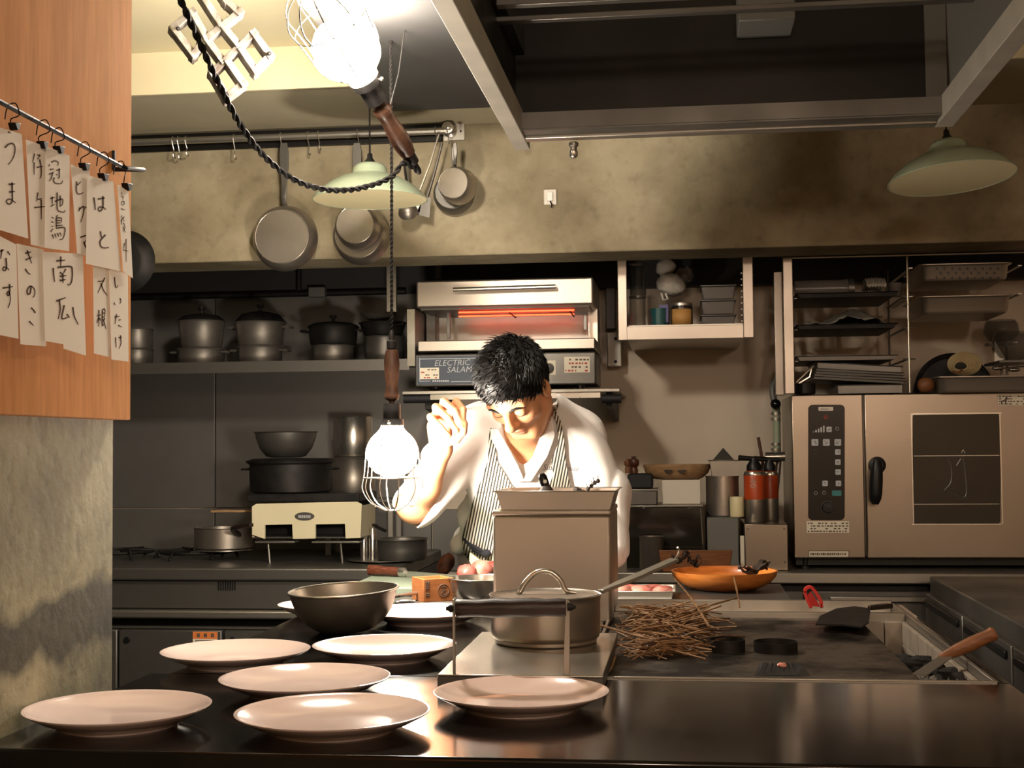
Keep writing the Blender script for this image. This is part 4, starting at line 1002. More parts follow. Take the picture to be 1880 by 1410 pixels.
for k in range(7): pbox(m, 548+k*3.3, 946, 550+k*3.3, 951, WY-.0036, .0006)
m.build('badge_print', MT['print'], t)
for u0, u1 in ((468, 540), (572, 660)):
    m = MB(); pbox(m, u0, 994, u1, 997, WY-.01, .06); m.build('drip_tray', MT['steel'], t, bev=.001)
for u in (492, 625):
    q = P(u, 995, WY+.02); MB().tube([q, (q.x+.006, q.y, SZ)], .0035, 6).build('foot', MT['steel'], t)
MB().box(a, b, WY+.012, WY+.22, c_-.004, c_).build('floor_plate', MT['steel_dark'], t)
zt2 = P(560, 923, WY).z
t = thing('grill_tray', 'black flat grill tray lying on the cream table grill', 'tray', P(557, 915, WY+.05))
a, b, c_, d = prect(457, 906, 662, 921, WY+.02)
m = MB(); m.box(a, b, WY-.0, WY+.26, zt2+.003, d); m.build('tray', MT['iron'], t, bev=.003)
zt3 = d+.0008
t, zz = pot('dutch_oven', 'big black casserole pot with lid on the grill tray', 533, 852, 905, 74, 4.50, mat='iron', zbase=zt3, ears=2)
c = P(533, 905, 4.5); R = 76*mpp(c)
MB().lathe([(R*1.05, 0), (R*1.06, .006), (R*.9, .014), (0, .016)], Vector((c.x, c.y, zz+.002)), 44).build('lid', MT['iron'], t)
cz = zz+.0195; c = Vector((P(525, 850, 4.5).x, 4.5, cz)); R = 58*mpp(c); h_ = 47*mpp(c)
t = thing('mixing_bowl', 'dark steel bowl resting on the big black casserole', 'bowl', c)
MB().lathe(shell([(R*.45, 0), (R*.62, .004), (R*.82, h_*.35), (R*.94, h_*.75), (R*.97, h_-.003), (R*1.04, h_)], .0015), c, 44).build('body', MT['steel_dark'], t)
t, zz = pot('stock_pot', 'wide steel pot behind the lamp with another pot on it', 648, 838, 912, 42, 4.76, mat='pot_steel', zbase=P(648, 915, 4.76).z)
pot('stock_pot', 'tall shiny steel pot standing on the wide pot behind the lamp', 648, 762, 836, 36, 4.76, mat='steel_bright', zbase=zz+.003)
# their stand
t = thing('pot_stand', 'dark steel stand holding the pots behind the cream grill', 'stand', P(650, 915, 4.7))
zz = P(648, 915, 4.76).z; xx = P(648, 915, 4.76).x
MB().box(xx-.085, xx+.16, 4.68, 4.86, zz-.012, zz-.0008).build('top', MT['steel_dark'], t, bev=.002)
for sx in (-.075, .15):
    for y in (4.70, 4.84): MB().box(xx+sx-.008, xx+sx+.008, y-.008, y+.008, SZ, zz-.012).build('leg', MT['steel'], t)
for u, h in ((668, .07), (684, .075)):
    c = P(u, 1000, 4.5); c.z = SZ+.0005; o = plathe(MB(), u, 4.5, [(7, 1003), (7.5, 950), (6, 946), (6, 945)], 16); 
    oo = o.build('steel_cup', MT['steel_bright'], None); oo.location.z = SZ+.0005-min(v.z for v in o.v); tag(oo, 'narrow steel cup standing against the cream grill' if u == 668 else 'narrow steel cup standing closest to the small dark pot', 'cup', 'narrow cups on the stove')
c = P(742, 1005, 4.42)
t = thing('steel_plate', 'flat steel plate under the small dark pot', 'plate', (P(700, 1008, 4.42).x, 4.45, SZ))
R = 62*mpp(c); MB().lathe([(R*.7, 0), (R, .006), (R, .0075), (R*.7, .003), (0, .003)], Vector((P(700, 1008, 4.45).x, 4.45, SZ+.0005)), 40).build('disc', MT['steel'], t)
pot('stock_pot', 'small dark pot with a thin bail handle below the cook elbow', 738, 966, 1004, 46, 4.45, mat='steel_dark', zbase=SZ+.0055, handle=[(708, 975, 4.36), (692, 967, 4.34), (686, 963, 4.33)])
strap(MB(), [P(388, 939, WY+.1), P(410, 938, WY+.1), P(440, 938.5, WY+.1), P(466, 938, WY+.1)], [.008, .009, .006, .005], .004).build('spatula_handle', MT['wood_plain'], bpy.data.objects['cream_warmer'], bev=.001)  # handle of a wooden spatula lying behind, joined to the warmer's side

# ================================================================== salamander grill
GYs = 4.46
t = thing('salamander_grill', 'stainless electric salamander grill glowing red behind the cook head', 'grill', P(935, 710, GYs))
def sbox(nm, u0, v0, u1, v1, Y, dep, mat, bev=.003, par=t):
    m = MB(); pbox(m, u0, v0, u1, v1, Y, dep); return m.build(nm, MT[mat], par, bev=bev)
hd = sbox('heater_hood', 764, 512, 1089, 562, GYs, .34, 'steel_satin', .006)
m = MB(); A = P(832, 532, GYs-.03); B = P(1020, 526, GYs-.03); m.tube([A, B], .0075, 12)
for p in (A, B): m.tube([p+Vector((.008 if p is A else -.008, 0, 0)), p+Vector((.008 if p is A else -.008, .03, 0))], .005, 8)
m.build('handle', MT['steel_bright'], hd)
sbox('heater_rim', 772, 562, 1082, 567, GYs+.03, .3, 'steel_dark', .001)
for k in range(2):
    A = P(842, 566.5, GYs+.05+k*.14); B = P(1054, 561+.0, GYs+.05+k*.14); z = P(940, 571, GYs+.04).z
    MB().tube([(A.x, A.y, z), (B.x, B.y, z)], .0026, 8).build('heating_element', MT['glow'], t)
m = MB()
for k in range(2):
    x = P(938+k*110, 566, GYs+.1).x; m.box(x-.002, x+.002, GYs+.05, GYs+.24, P(940, 574, GYs+.04).z, P(940, 572, GYs+.04).z)
m.build('element_guard', MT['iron'], t)
sbox('back_plate', 800, 562, 1080, 640, GYs+.31, .012, 'steel', .001)
sbox('side_column', 782, 566, 800, 640, GYs+.24, .08, 'steel_dark', .002); sbox('side_column', 1079, 566, 1098, 640, GYs+.2, .12, 'steel_bright', .002)
sbox('support_rod', 820, 566, 826, 622, GYs+.12, .01, 'steel_dark', .001); sbox('support_rod', 1071, 578, 1077, 606, GYs+.12, .01, 'steel_dark', .001)
sbox('drip_tray', 767, 623, 1092, 643, GYs-.0, .33, 'steel_satin', .003)
sbox('control_body', 764, 648, 1092, 706, GYs+.012, .33, 'steel_dark', .004)
sbox('control_panel', 762, 648, 1094, 708, GYs, .011, 'steel_dark', .005)
pn = sbox('name_panel', 766, 653, 960, 705, GYs-.003, .003, 'panel_blue', .001)
m = MB()
for (u0, v0, u1, v1) in ((770, 657, 955, 658.2), (770, 657, 771.2, 700), (770, 699, 790, 700.2), (828, 699, 955, 700.2)): pbox(m, u0, v0, u1, v1, GYs-.0038, .0006)
m.build('outline', MT['print'], pn)
m = MB()
for q in range(8): pbox(m, 794+q*3.9, 698, 796.6+q*3.9, 701, GYs-.0038, .0006)
m.build('maker_print', MT['print'], pn)
k = mpp(P(800, 670, GYs))
for s_, u, v, sz in (('ELECTRIC', 797, 672, 15.5), ('SALAMANDER', 820, 684, 15.5), ('DX', 868, 695, 12)):
    text_mb(s_, sz*k*.98, wall_text_M(P(u, v, GYs-.0036), .012), thin=-.0002, shear=.22).build('lettering', MT['print'], pn, smooth=0)
def sticker(par, u0, v0, u1, v1, Y, seed, cols=('print_dark',), base='sticker', rows=4):
    o = sbox('sticker', u0, v0, u1, v1, Y, .0006, base, 0, par); r = random.Random(seed)
    for ci, cname in enumerate(cols):
        m = MB()
        for i in range(rows):
            if (i % len(cols)) != ci: continue
            v = v0+(v1-v0)*(i+.55)/(rows+.3); u = u0+2
            while u < u1-5:
                w = r.uniform(2, 6); 
                if r.random() < .75: pbox(m, u, v, min(u+w, u1-2), v+(v1-v0)/rows*.42, Y-.0004, .0003)
                u += w+r.uniform(1, 3)
        m.build('print', MT[cname], par)
    return o
sticker(t, 771, 675, 806, 696, GYs-.0045, 2, ('print_dark', 'red_print'))
sticker(t, 1036, 655, 1083, 684, GYs-.0012, 6, ('print_dark', 'red_print'))
sbox('knob_plate', 985, 662, 1020, 688, GYs-.0015, .0015, 'sticker', 0)
MB().lathe([(.016, 0), (.017, .003), (.014, .016), (0, .017)], P(1008, 676, GYs-.0015), 24, Matrix.Rotation(PI/2, 3, 'X')).build('knob', MT['black'], t)
MB().lathe([(.016, 0), (.017, .003), (.014, .016), (0, .017)], P(973, 676, GYs-.0005), 24, Matrix.Rotation(PI/2, 3, 'X')).build('knob', MT['black'], t)
for u in (800, 1065):
    q = P(u, 708, GYs+.03); plathe(MB(), u, GYs+.03, [(8, 706), (8, 714), (5, 716)], 12).build('foot', MT['black_gloss'], t)
br = thing('grill_bracket', 'steel wall bracket with black rubber bars carrying the salamander grill', 'bracket', P(935, 725, GYs))
a, b, c_, d = prect(738, 716, 1138, 722, GYs-.02)
z717 = P(935, 716.5, GYs+.03).z
MB().box(a, b, GYs-.02, 4.97, z717-.012, z717).build('shelf_plate', MT['steel'], br, bev=.002)
m = MB(); pbox(m, 790, 722, 1102, 732, GYs-.012, .01); m.build('front_strip', MT['steel_bright'], br)
for u0, u1 in ((737, 789), (1102, 1140)):
    m = MB(); a, b, c_, d = prect(u0, 723, u1, 740, GYs-.02); rr = (d-c_)/2; m.tube([(a+.004, GYs, (c_+d)/2), (b, GYs, (c_+d)/2)], rr, 14); m.build('rubber_bar', MT['rubber'], br)
for u in (778, 1112):
    xx = P(u, 740, GYs).x; MB().hexa([(xx, GYs+.02, z717-.013), (xx+.02, GYs+.02, z717-.013), (xx+.02, 4.97, z717-.013), (xx, 4.97, z717-.013)], [(xx, GYs+.02, z717-.06), (xx+.02, GYs+.02, z717-.06), (xx+.02, 4.97, z717-.1), (xx, 4.97, z717-.1)]).build('arm', MT['iron'], br)
t = thing('flue_pipe', 'short pale pipe behind the salamander grill top', 'pipe', P(805, 490, 4.85))
qf = P(805, 512, 4.85); MB().tube([qf, (qf.x, qf.y, 2.62)], .013, 12).build('run', MT['grey_panel'], t)
t = thing('switch_box', 'white isolator box on the wall between the grill and the jar shelf', 'box', P(1123, 610, 4.9))
m = MB(); pbox(m, 1115, 610, 1140, 672, 4.9, .08); m.build('cover', MT['white_plastic'], t, bev=.003)
m = MB(); pbox(m, 1112, 528, 1130, 604, 4.92, .05); m.build('upper_box', MT['grey_panel'], t, bev=.003)
for v in (622, 664): MB().lathe([(.006, 0), (.005, .003), (0, .003)], P(1130, v, 4.9), 10, Matrix.Rotation(PI/2, 3, 'X')).build('screw', MT['iron'], t)

# ================================================================== jar shelf
JY = 4.46
t = thing('jar_shelf', 'wall mounted steel shelf between slotted posts holding jars and tubs', 'shelf', P(1260, 610, JY))
for u0, u1, v1 in ((1134, 1151, 625), (1364, 1383, 620)):
    m = MB(); a, b, c_, d = prect(u0, 462, u1, v1, JY); m.box(a, b, JY, JY+.018, c_, 1.97); m.build('post', MT['steel_satin'], t, bev=.002)
a, b = P(1151, 610, JY).x, P(1365, 605, JY).x; zj, zj0 = P(1260, 598, JY).z, P(1260, 622, JY).z
MB().box(a, b, JY, JY+.003, zj0, zj).build('front_lip', MT['steel_satin'], t, bev=.001)
MB().box(a, b, JY+.003, 4.97, zj0, zj-.006).build('shelf_board', MT['steel'], t)
MB().box(a+.004, b, JY+.02, JY+.024, zj-.006, zj+.006).build('inner_lip', MT['steel'], t)
m = MB(); xx = P(1363, 550, JY).x
for k in range(9): z = P(1363, 500+k*11, JY).z; m.box(xx-.004, xx, JY+.004, JY+.014, z-.004, z)
m.build('slots', MT['white_plastic'], t)
ZJ = zj-.006
def lathe_on(name, lab, cat, u, vb, vt, r, Y, prof, mat, z, grp=None, n=28):
    c = P(u, vb, Y); m0 = mpp(c); h = (vb-vt)*m0; R = r*m0; c = Vector((c.x, Y, z))
    t = thing(name, lab, cat, c, grp)
    o = MB().lathe([(a_*R, b_*h) for a_, b_ in prof], c, n).build('body', MT[mat], t); return t, c, R, h
JJ = 4.60
glassp = [(0, .005), (.93, 0), (1, .03), (1, .9), (1, 1), (.93, 1), (.93, .05), (0, .04)]
t, c, R, h = lathe_on('glass_jar', 'lower clear glass jar of the stacked pair at the shelf post', 'jar', 1171, 598, 536, 15, JJ, glassp, 'glass', ZJ+.0005, 'stacked clear jars')
MB().lathe([(R*1.05, h), (R*1.05, h+.006), (0, h+.006)], c, 28).build('rim', MT['steel_dark'], t); z2 = c.z+h+.007
t, c, R, h = lathe_on('glass_jar', 'upper clear glass jar of the stacked pair at the shelf post', 'jar', 1171, 534, 476, 15, JJ, glassp, 'glass', z2, 'stacked clear jars')
MB().lathe([(R*1.05, h), (R*1.05, h+.006), (0, h+.006)], c, 28).build('rim', MT['steel_dark'], t)
t, c, R, h = lathe_on('glass_jar', 'wide clear jar holding blue and violet packets', 'jar', 1210, 599, 535, 21, 4.56, glassp, 'glass', ZJ+.0005)
m = MB(); m.lathe([(R*.8, .006), (R*.85, h*.62), (0, h*.6)], c, 16); m.build('teal_packet', MT['teal'], t)
m = MB(); m.box(c.x+.001, c.x+R*.8, c.y-R*.55, c.y+.0, c.z+h*.22, c.z+h*.72); m.build('violet_packet', MT['violet'], t)
t, c, R, h = lathe_on('glass_jar', 'dark jar with a tan paper label on the jar shelf', 'jar', 1252, 599, 556, 20, 4.55, [(0, 0), (.95, 0), (1, .05), (1, .95), (.9, 1), (0, 1)], 'dark_jar', ZJ+.0005)
MB().lathe([(R*.98, h+.0005), (R*.98, h+.009), (R*.8, h+.011), (0, h+.011)], c, 28).build('lid', MT['steel'], t)
m = MB()
A_ = [Vector((c.x+R*1.012*math.cos(a), c.y+R*1.012*math.sin(a), 0)) for a in np.linspace(-PI*.86, -PI*.14, 13)]
m.add([p+Vector((0, 0, c.z+h*.2)) for p in A_]+[p+Vector((0, 0, c.z+h*.86)) for p in A_], [(i, i+1, 14+i, 13+i) for i in range(12)]); m.build('label_band', MT['label_tan'], t, solid=.0006)
rnd = random.Random(12)
t = thing('plastic_bag', 'crumpled pale plastic bag lying on the jars', 'bag', P(1233, 530, 4.62))
MB().blob(P(1232, 523, 4.62), (.050, .05, .038), 26, 18, Matrix.Rotation(.25, 3, 'Y'), .07, rnd).build('pouch', MT['bag'], t, smooth=60)
MB().blob(P(1222, 490, 4.66), (.034, .03, .028), 18, 12, Matrix.Rotation(-.4, 3, 'Y'), .12, rnd).build('neck', MT['bag'], t, smooth=60)
MB().blob(P(1256, 505, 4.68), (.03, .03, .032), 16, 10, Matrix.Rotation(.7, 3, 'Y'), .16, rnd).build('flap', MT['clear_plastic'], t, smooth=60)
MB().tube([P(1214, 538, 4.52), P(1218, 551, 4.515), P(1226, 549, 4.515), P(1222, 539, 4.52)], .004, 6).build('twist', MT['bag'], t)
zc = ZJ+.0005
for i, (vb, vt) in enumerate(((598, 571), (570, 541), (540, 512))):
    a, b, c_, d = prect(1288, vt, 1350, vb, 4.52); h = d-c_
    t = thing('plastic_tub', ('lowest', 'middle', 'topmost')[i]+' stacked clear plastic tub beside the slotted post', 'tub', ((a+b)/2, 4.6, zc), 'stacked plastic tubs')
    m = MB(); m.hexa([(a+.006, 4.526, zc), (b-.006, 4.526, zc), (b-.006, 4.68, zc), (a+.006, 4.68, zc)], [(a, 4.52, zc+h*.82), (b, 4.52, zc+h*.82), (b, 4.69, zc+h*.82), (a, 4.69, zc+h*.82)]); m.build('body', MT['clear_plastic'], t, bev=.004)
    MB().box(a-.004, b+.004, 4.516, 4.694, zc+h*.82+.0004, zc+h*.94).build('lid', MT['steel_dark'], t, bev=.002); zc += h*.94+.001
# ================================================================== rack over the oven
KY = 4.44
OT = P(1660, 722, 4.5).z          # oven top
t = thing('oven_rack', 'steel rack with wire dividers standing on top of the combi oven', 'rack', (P(1660, 722, KY).x, KY+.2, OT))
a, b, c_, d = prect(1439, 473, 1457, 722, KY)
RT = d
MB().box(a, b, KY, KY+.02, OT+.001, RT).build('post', MT['steel_satin'], t, bev=.002)
a2, b2, _, _ = prect(1422, 505, 1438, 722, KY+.12)
MB().box(a2, b2, KY+.12, KY+.14, OT+.001, RT-.03).build('post', MT['steel_satin'], t, bev=.002)
MB().box(a, a+.004, KY+.40, KY+.42, OT+.001, RT).build('post', MT['steel'], t)
xw = P(1668, 600, KY+.02).x; MB().tube([(xw, KY+.02, OT+.001), (xw, KY+.02, RT)], .0035, 8).build('wire_upright', MT['steel_bright'], t)
xw2 = P(1632, 600, KY+.4).x; MB().tube([(xw2, KY+.4, OT+.001), (xw2, KY+.4, RT)], .0035, 8).build('wire_upright', MT['steel_dark'], t)
MB().box(a, 1.35, KY, KY+.006, RT-.004, RT).build('top_rail', MT['steel'], t)
lev = {}
for v in (545, 603, 661):
    z = P(1560, v, KY+.02).z; lev[v] = z
    for x in (b+.004, xw-.012):
        MB().box(x, x+.01, KY+.02, KY+.40, z-.003, z).build('runner', MT['steel_dark'], t)
    MB().tube([(xw-.02, KY+.02, z), (xw+.02, KY+.02, z)], .0025, 6).build('cross_wire', MT['steel_bright'], t)
for v in (489, 541):
    z = P(1770, v, KY+.02).z; lev[v] = z
    for x in (xw+.004, P(1872, v, KY).x): MB().box(x, x+.012, KY+.02, KY+.40, z-.003, z).build('runner', MT['steel'], t)
def gn_pan(lab, u0, v0, u1, v1, Y, dep, mat, holes=False, grp=None):
    a, b, c_, d = prect(u0, v0, u1, v1, Y)
    t = thing('gastro_pan', lab, 'pan', ((a+b)/2, Y, c_), grp)
    h = d-c_
    m = MB(); vs = []; f = []
    def rr(x0, x1, y0, y1, z, r, n=5):
        o = []
        for cx, cy, a0 in ((x1-r, y1-r, 0), (x0+r, y1-r, PI/2), (x0+r, y0+r, PI), (x1-r, y0+r, 1.5*PI)):
            for k in range(n): a_ = a0+PI/2*k/(n-1); o.append(Vector((cx+r*math.cos(a_), cy+r*math.sin(a_), z)))
        return o
    R_ = [rr(a+.016, b-.016, Y+.016, Y+dep-.016, c_, .018), rr(a+.010, b-.010, Y+.010, Y+dep-.010, c_+.008, .022), rr(a+.006, b-.006, Y+.006, Y+dep-.006, d-.008, .024), rr(a+.002, b-.002, Y+.002, Y+dep-.002, d-.004, .024), rr(a-.004, b+.004, Y-.004, Y+dep+.004, d-.003, .026), rr(a-.005, b+.005, Y-.005, Y+dep+.005, d, .026)]
    n = len(R_[0]); vs = [p for r in R_ for p in r]; f = [tuple(range(n))[::-1]]
    for i in range(len(R_)-1):
        for k in range(n): f.append((i*n+k, i*n+(k+1) % n, (i+1)*n+(k+1) % n, (i+1)*n+k))
    m.add(vs, f); m.build('body', MT[mat], t, smooth=50, solid=.0016)
    if holes:
        m = MB()
        for r in range(3):
            for k in range(9 if r != 1 else 8):
                p = P(u0+30+(u1-u0-55)*(k+(.5 if r == 1 else 0))/8, v0+10+r*8.5, Y+.0045); m.lathe([(.0033, 0), (.0033, -.002)], p+Vector((0, 0, 0)), 10, Matrix.Rotation(PI/2, 3, 'X'))
        o = m.build('holes', MT['black'], t)
    return t
gn_pan('perforated steel pan on the upper runner of the rack', 1690, 483, 1858, 513, KY, .33, 'steel_satin', True, 'gastro pans on the rack')
gn_pan('plain steel pan on the runner under the perforated pan', 1690, 542, 1860, 574, KY, .33, 'steel_satin', False, 'gastro pans on the rack')
def tray_on(lab, v, u0=1462, u1=1650, th=.012, mat='iron', dep=.36):
    a, b, c_, d = prect(u0, v, u1, v+9, KY+.015); z = lev[min(lev, key=lambda k: abs(k-v))]+.0008
    t = thing('oven_tray', lab, 'tray', ((a+b)/2, KY+.02, z), 'oven trays on the rack runners')
    trayrings(a, b, KY+.015, KY+.015+dep, z, th, .012).build('pan', MT[mat], t, solid=.0016, smooth=30); return z, a, b
z1_, ta, tb = tray_on('black oven tray under the pale container on the rack', 545)
z2_, _, _ = tray_on('black oven tray carrying the crumpled foil', 603)
z3_, _, _ = tray_on('black oven tray below the foil tray', 661, mat='steel_dark')
t = thing('plastic_container', 'pale translucent container lying on the upper oven tray', 'container', P(1515, 530, KY+.1))
a, b, c_, d = prect(1462, 518, 1560, 543, KY+.06); zz = z1_+.0035
m = MB(); xa_ = a; m.tube([(a, KY+.12, zz+.034), (b-.02, KY+.12, zz+.034), (b, KY+.12, zz+.034)], [.030, .030, .033], 20); m.build('body', MT['clear_plastic'], t)
m = MB(); m.tube([(b+.001, KY+.12, zz+.034), (b+.02, KY+.12, zz+.034)], .033, 20); m.build('lid', MT['steel_dark'], t)
t = thing('cloth_roll', 'white folded cloth roll beside the pale container on the rack', 'cloth', P(1605, 520, KY+.1))
m = MB(); a, b, c_, d = prect(1580, 505, 1628, 541, KY+.06)
m.grid(lambda u, v: Vector((a+.02+(b-a-.02)*u, KY+.06+.12*v, zz+.001+(d-c_)*(1-.12*abs(u-.5))*math.sin(PI*(.08+.84*v))**.5+.003*math.sin(u*40))), 20, 12); m.build('fold', MT['bag'], t, solid=.004, fix=False)
t = thing('glass_measuring_cup', 'small clear plastic cup beside the cloth roll on the rack', 'cup', P(1645, 525, KY+.1))
c = P(1644, 541, KY+.1); c.z = zz; MB().lathe(shell([(.016, .001), (.019, .004), (.024, .045)], .0015), c, 24).build('body', MT['clear_plastic'], t)
rnd = random.Random(31)
def foilf(u, v):
    x = ta+.01+(tb-ta-.03)*u; y = KY+.05+.26*v
    h = .004+.055*math.exp(-((u-.62)/.28)**2)*(.4+.6*math.sin(PI*v))+.012*math.sin(u*9+v*4)**2+.005*rnd.random()
    return Vector((x, y, z2_+.003+h*min(1, 8*min(u, 1-u)+.1)))
t = MB().grid(foilf, 34, 14).build('foil_sheet', MT['foil'], None, smooth=70, solid=.001, fix=False); tag(t, 'crumpled grey foil sheet lying on the middle oven tray', 'foil')
# stack of sheet pans leaning on the oven top
zs = OT+.002
rt = math.radians(4)
t0x, t1x = P(1490, 690, KY+.06).x, P(1662, 690, KY+.06).x
def slab(lab, z, h, mat, x0, x1, y0, tilt=0):
    t = thing('sheet_pan', lab, 'tray', ((x0+x1)/2, y0, z), 'sheet pans stacked on the oven')
    m = trayrings(0, x1-x0, 0, .3, 0, h, .008); M = Matrix.Translation((x0, y0, z)) @ Matrix.Rotation(tilt, 4, 'Y')
    m.v = [M @ v for v in m.v]; m.build('pan', MT[mat], t, solid=.0016, smooth=30)
slab('deep steel pan at the bottom of the sheet pan stack', zs, .025, 'steel_dark', P(1535, 710, KY+.05).x, t1x-.005, KY+.05)
zz = zs+.034
labs = ['lowest tilted sheet pan over the deep steel pan', 'second tilted sheet pan of the stack', 'third tilted sheet pan of the stack', 'fourth tilted sheet pan of the stack', 'topmost tilted pan of the stack']
for i in range(5):
    slab(labs[i], zz+.015+i*.0085, .007 if i < 4 else .018, 'steel_dark', t0x+.003*i, t1x-.002*i, KY+.045, rt)
t, c, R, h = lathe_on('tin_cup', 'dark round tin under the sheet pan edge at the rack post', 'tin', 1478, 721, 701, 19, KY+.08, [(0, 0), (.9, 0), (1, .1), (1, 1), (.95, 1), (.9, .1), (0, .1)], 'iron', OT+.001)
t = thing('tongs', 'steel tongs lying on the dark tin by the rack post', 'tongs', P(1478, 690, KY+.06))
strap(MB(), [P(1462, 702, KY+.05), P(1480, 684, KY+.05), P(1492, 672, KY+.06)], [.005, .006, .007], .002).build('arm', MT['steel'], t); strap(MB(), [P(1466, 704, KY+.06), P(1486, 692, KY+.06), P(1490, 676, KY+.06)], [.006, .008, .004], .002).build('arm', MT['steel_bright'], t)
# right bay
t, c, R, h = lathe_on('wooden_ball', 'brown round wooden knob lying beside the steel tray', 'ball', 1700, 722, 694, 16, KY+.06, [(0, 0), (.5, .04), (.87, .22), (1, .5), (.87, .78), (.5, .96), (0, 1)], 'wood_tray', OT+.001)
gn_pan('long steel pan on the oven top carrying the coiled rope', 1722, 690, 1905, 719, KY, .3, 'steel_satin')
zz = P(1800, 690, KY).z
bp_ = bpy.data.objects['gastro_pan.002']
t = thing('round_basket', 'dark round sieve standing behind the coiled rope', 'sieve', P(1740, 690, KY+.2))
c = P(1752, 719, KY+.33); MB().tube([c+Vector((.125*math.cos(a), .02*math.sin(a), .125*math.sin(a))) for a in np.linspace(0, PI, 25)], .008, 8).build('hoop', MT['iron'], t)
MB().prism([c+Vector((.12*math.cos(a), .03, .12*math.sin(a)+.001)) for a in np.linspace(0, PI, 25)], (0, .004, 0)).build('mesh_disc', MT['dark_paint'], t)
t = thing('rope_coil', 'coil of pale cord lying on the long steel pan', 'rope', P(1770, 670, KY+.1))
m = MB(); c = P(1772, 668, KY+.1); k = mpp(c)
for i in range(7):
    R = (13+2.9*i)*k; off = Vector((-(6-i)*1.5*k if i < 6 else 0, .004*i, (i-5)*.8*k))
    m.tube([c+off+Vector((R*math.cos(a)*.95, -.01+.006*math.sin(a*2), R*math.sin(a)*.66)) for a in np.linspace(0, 2*PI, 25)[:-1]], .0036, 6, closed=True)
m.build('coil', MT['rope'], t)
MB().tube([c+Vector((-.045, -.02, -.025)), c+Vector((-.03, -.03, -.03)), c+Vector((-.015, -.025, -.02))], .004, 6).build('loose_end', MT['wood_tray'], t)
t = thing('tasting_spoon', 'bright steel spoons lying on the long pan by the frame edge', 'spoon', P(1840, 675, KY+.08))
for u, v in ((1832, 676), (1862, 679)): MB().blob(P(u, v, KY+.07), (.020, .012, .007), 14, 8).build('spoon_bowl', MT['steel_bright'], t)
MB().tube([P(1832, 677, KY+.08), P(1890, 672, KY+.12)], .003, 6).build('handle', MT['steel_bright'], t)
for i, (u, v, r, lab) in enumerate(((1862, 640, 40, 'large clear glass bowl at the frame edge above the spoons'), (1838, 612, 32, 'smaller glass bowl standing behind the large glass bowl'))):
    c = P(u, v, KY+.14+.25*i); R = r*mpp(c); t = thing('glass_bowl', lab, 'bowl', c); MB().lathe(shell([(R*.4, -R*.55), (R*.75, -R*.4), (R, .0), (R*.95, R*.5), (R*.8, R*.75)], .0025), c, 32).build('body', MT['smoke_glass'], t)
    MB().box(c.x-R*.8, c.x+R*.8, c.y-R*.6, max(c.y+R*.6, KY+.324), c.z-R*.55-.008, c.z-R*.55-.0006).build('stand', MT['steel_dark'], t)
    MB().box(c.x-.004, c.x+.004, KY+.315, KY+.323, OT+.001, c.z-R*.55-.008).build('stand_post', MT['steel_dark'], t)
t = thing('paper_card', 'small white card leaning under the glass bowl', 'card', P(1835, 650, KY+.15)); m = MB(); m.prism([P(1826, 625, KY+.13), P(1826, 664, KY+.13), P(1846, 659, KY+.13)], (0, .002, 0)); m.build('sheet', MT['paper'], t)

# ================================================================== combi oven
OY = 4.50
t = thing('combi_oven', 'stainless combi oven with dark control panel and a windowed door', 'oven', (P(1660, 1025, OY).x, OY+.2, .85))
a, _, c_, d = prect(1455, 722, 1880, 1025, OY); OX0 = a; OX1 = P(1945, 870, OY).x
zb = P(1600, 1025, OY).z; zt = OT
xs_ = P(1588, 870, OY).x
MB().box(OX0+.004, OX1, OY+.024, 4.96, zb+.004, zt-.0005).build('cabinet', MT['steel'], t, bev=.003)
MB().box(OX0, xs_-.002, OY, OY+.023, zb, zt-.0005).build('control_side', MT['oven_steel'], t, bev=.004)
dr = MB().box(xs_+.002, OX1, OY, OY+.023, zb, zt-.0005).build('door', MT['oven_steel'], t, bev=.004)
for x in (OX0+.04, OX1-.05):
    for y in (OY+.06, 4.9): MB().lathe([(.018, .8505), (.018, .858), (.013, .86), (.013, zb+.004)], (x, y, 0), 14).build('foot', MT['black'], t)
MB().box(OX0+.01, OX1, OY+.05, 4.9, .862, zb).build('plinth', MT['black'], t)
def rrect(u0, v0, u1, v1, Y, r, dep, n=5):
    m0 = mpp(P(u0, v0, Y)); pts = []
    for cx, cy, a0 in ((u1-r, v0+r, -PI/2), (u1-r, v1-r, 0), (u0+r, v1-r, PI/2), (u0+r, v0+r, PI)):
        for k in range(n): a_ = a0+PI/2*k/(n-1); pts.append(P(cx+r*math.cos(a_), cy+r*math.sin(a_), Y))
    y = pts[0].y
    return MB().prism(pts, (0, dep, 0))
cp = rrect(1484, 743, 1551, 955, OY-.0035, 8, .003).build('control_panel', MT['black_gloss'], t, bev=.001)
FY = OY-.0045
def cpx(u, v): return 1470+u/6.13, 730+v/6.13
def cpb(nm, u0, v0, u1, v1, mat, dy=0, dep=.0009, par=cp):
    A = cpx(u0, v0); B = cpx(u1, v1); return rrect(A[0], A[1], B[0], B[1], FY-dy, 1.5, dep, 3).build(nm, MT[mat], par, smooth=0)
cpb('badge', 200, 104, 366, 148, 'white_plastic')
p = P(*cpx(222, 141), FY-.0006); text_mb('SANKO', .0082, wall_text_M(p), thin=0).build('badge_lettering', MT['print_dark'], cp, smooth=0)
m = MB()
for k in range(5):
    a_ = 2*PI*k/5+PI/2; q = P(*cpx(282+18*math.cos(a_), 220-18*math.sin(a_)), FY); m.lathe([(.0022, 0), (.0022, .0008), (0, .0008)], q, 10, Matrix.Rotation(PI/2, 3, 'X'))
m.build('flower_mark', MT['red_print'], cp)
for k in range(5):
    h = 15+k*16; cpb('level_bar', 135+k*29, 393-h, 153+k*29, 393, 'print')
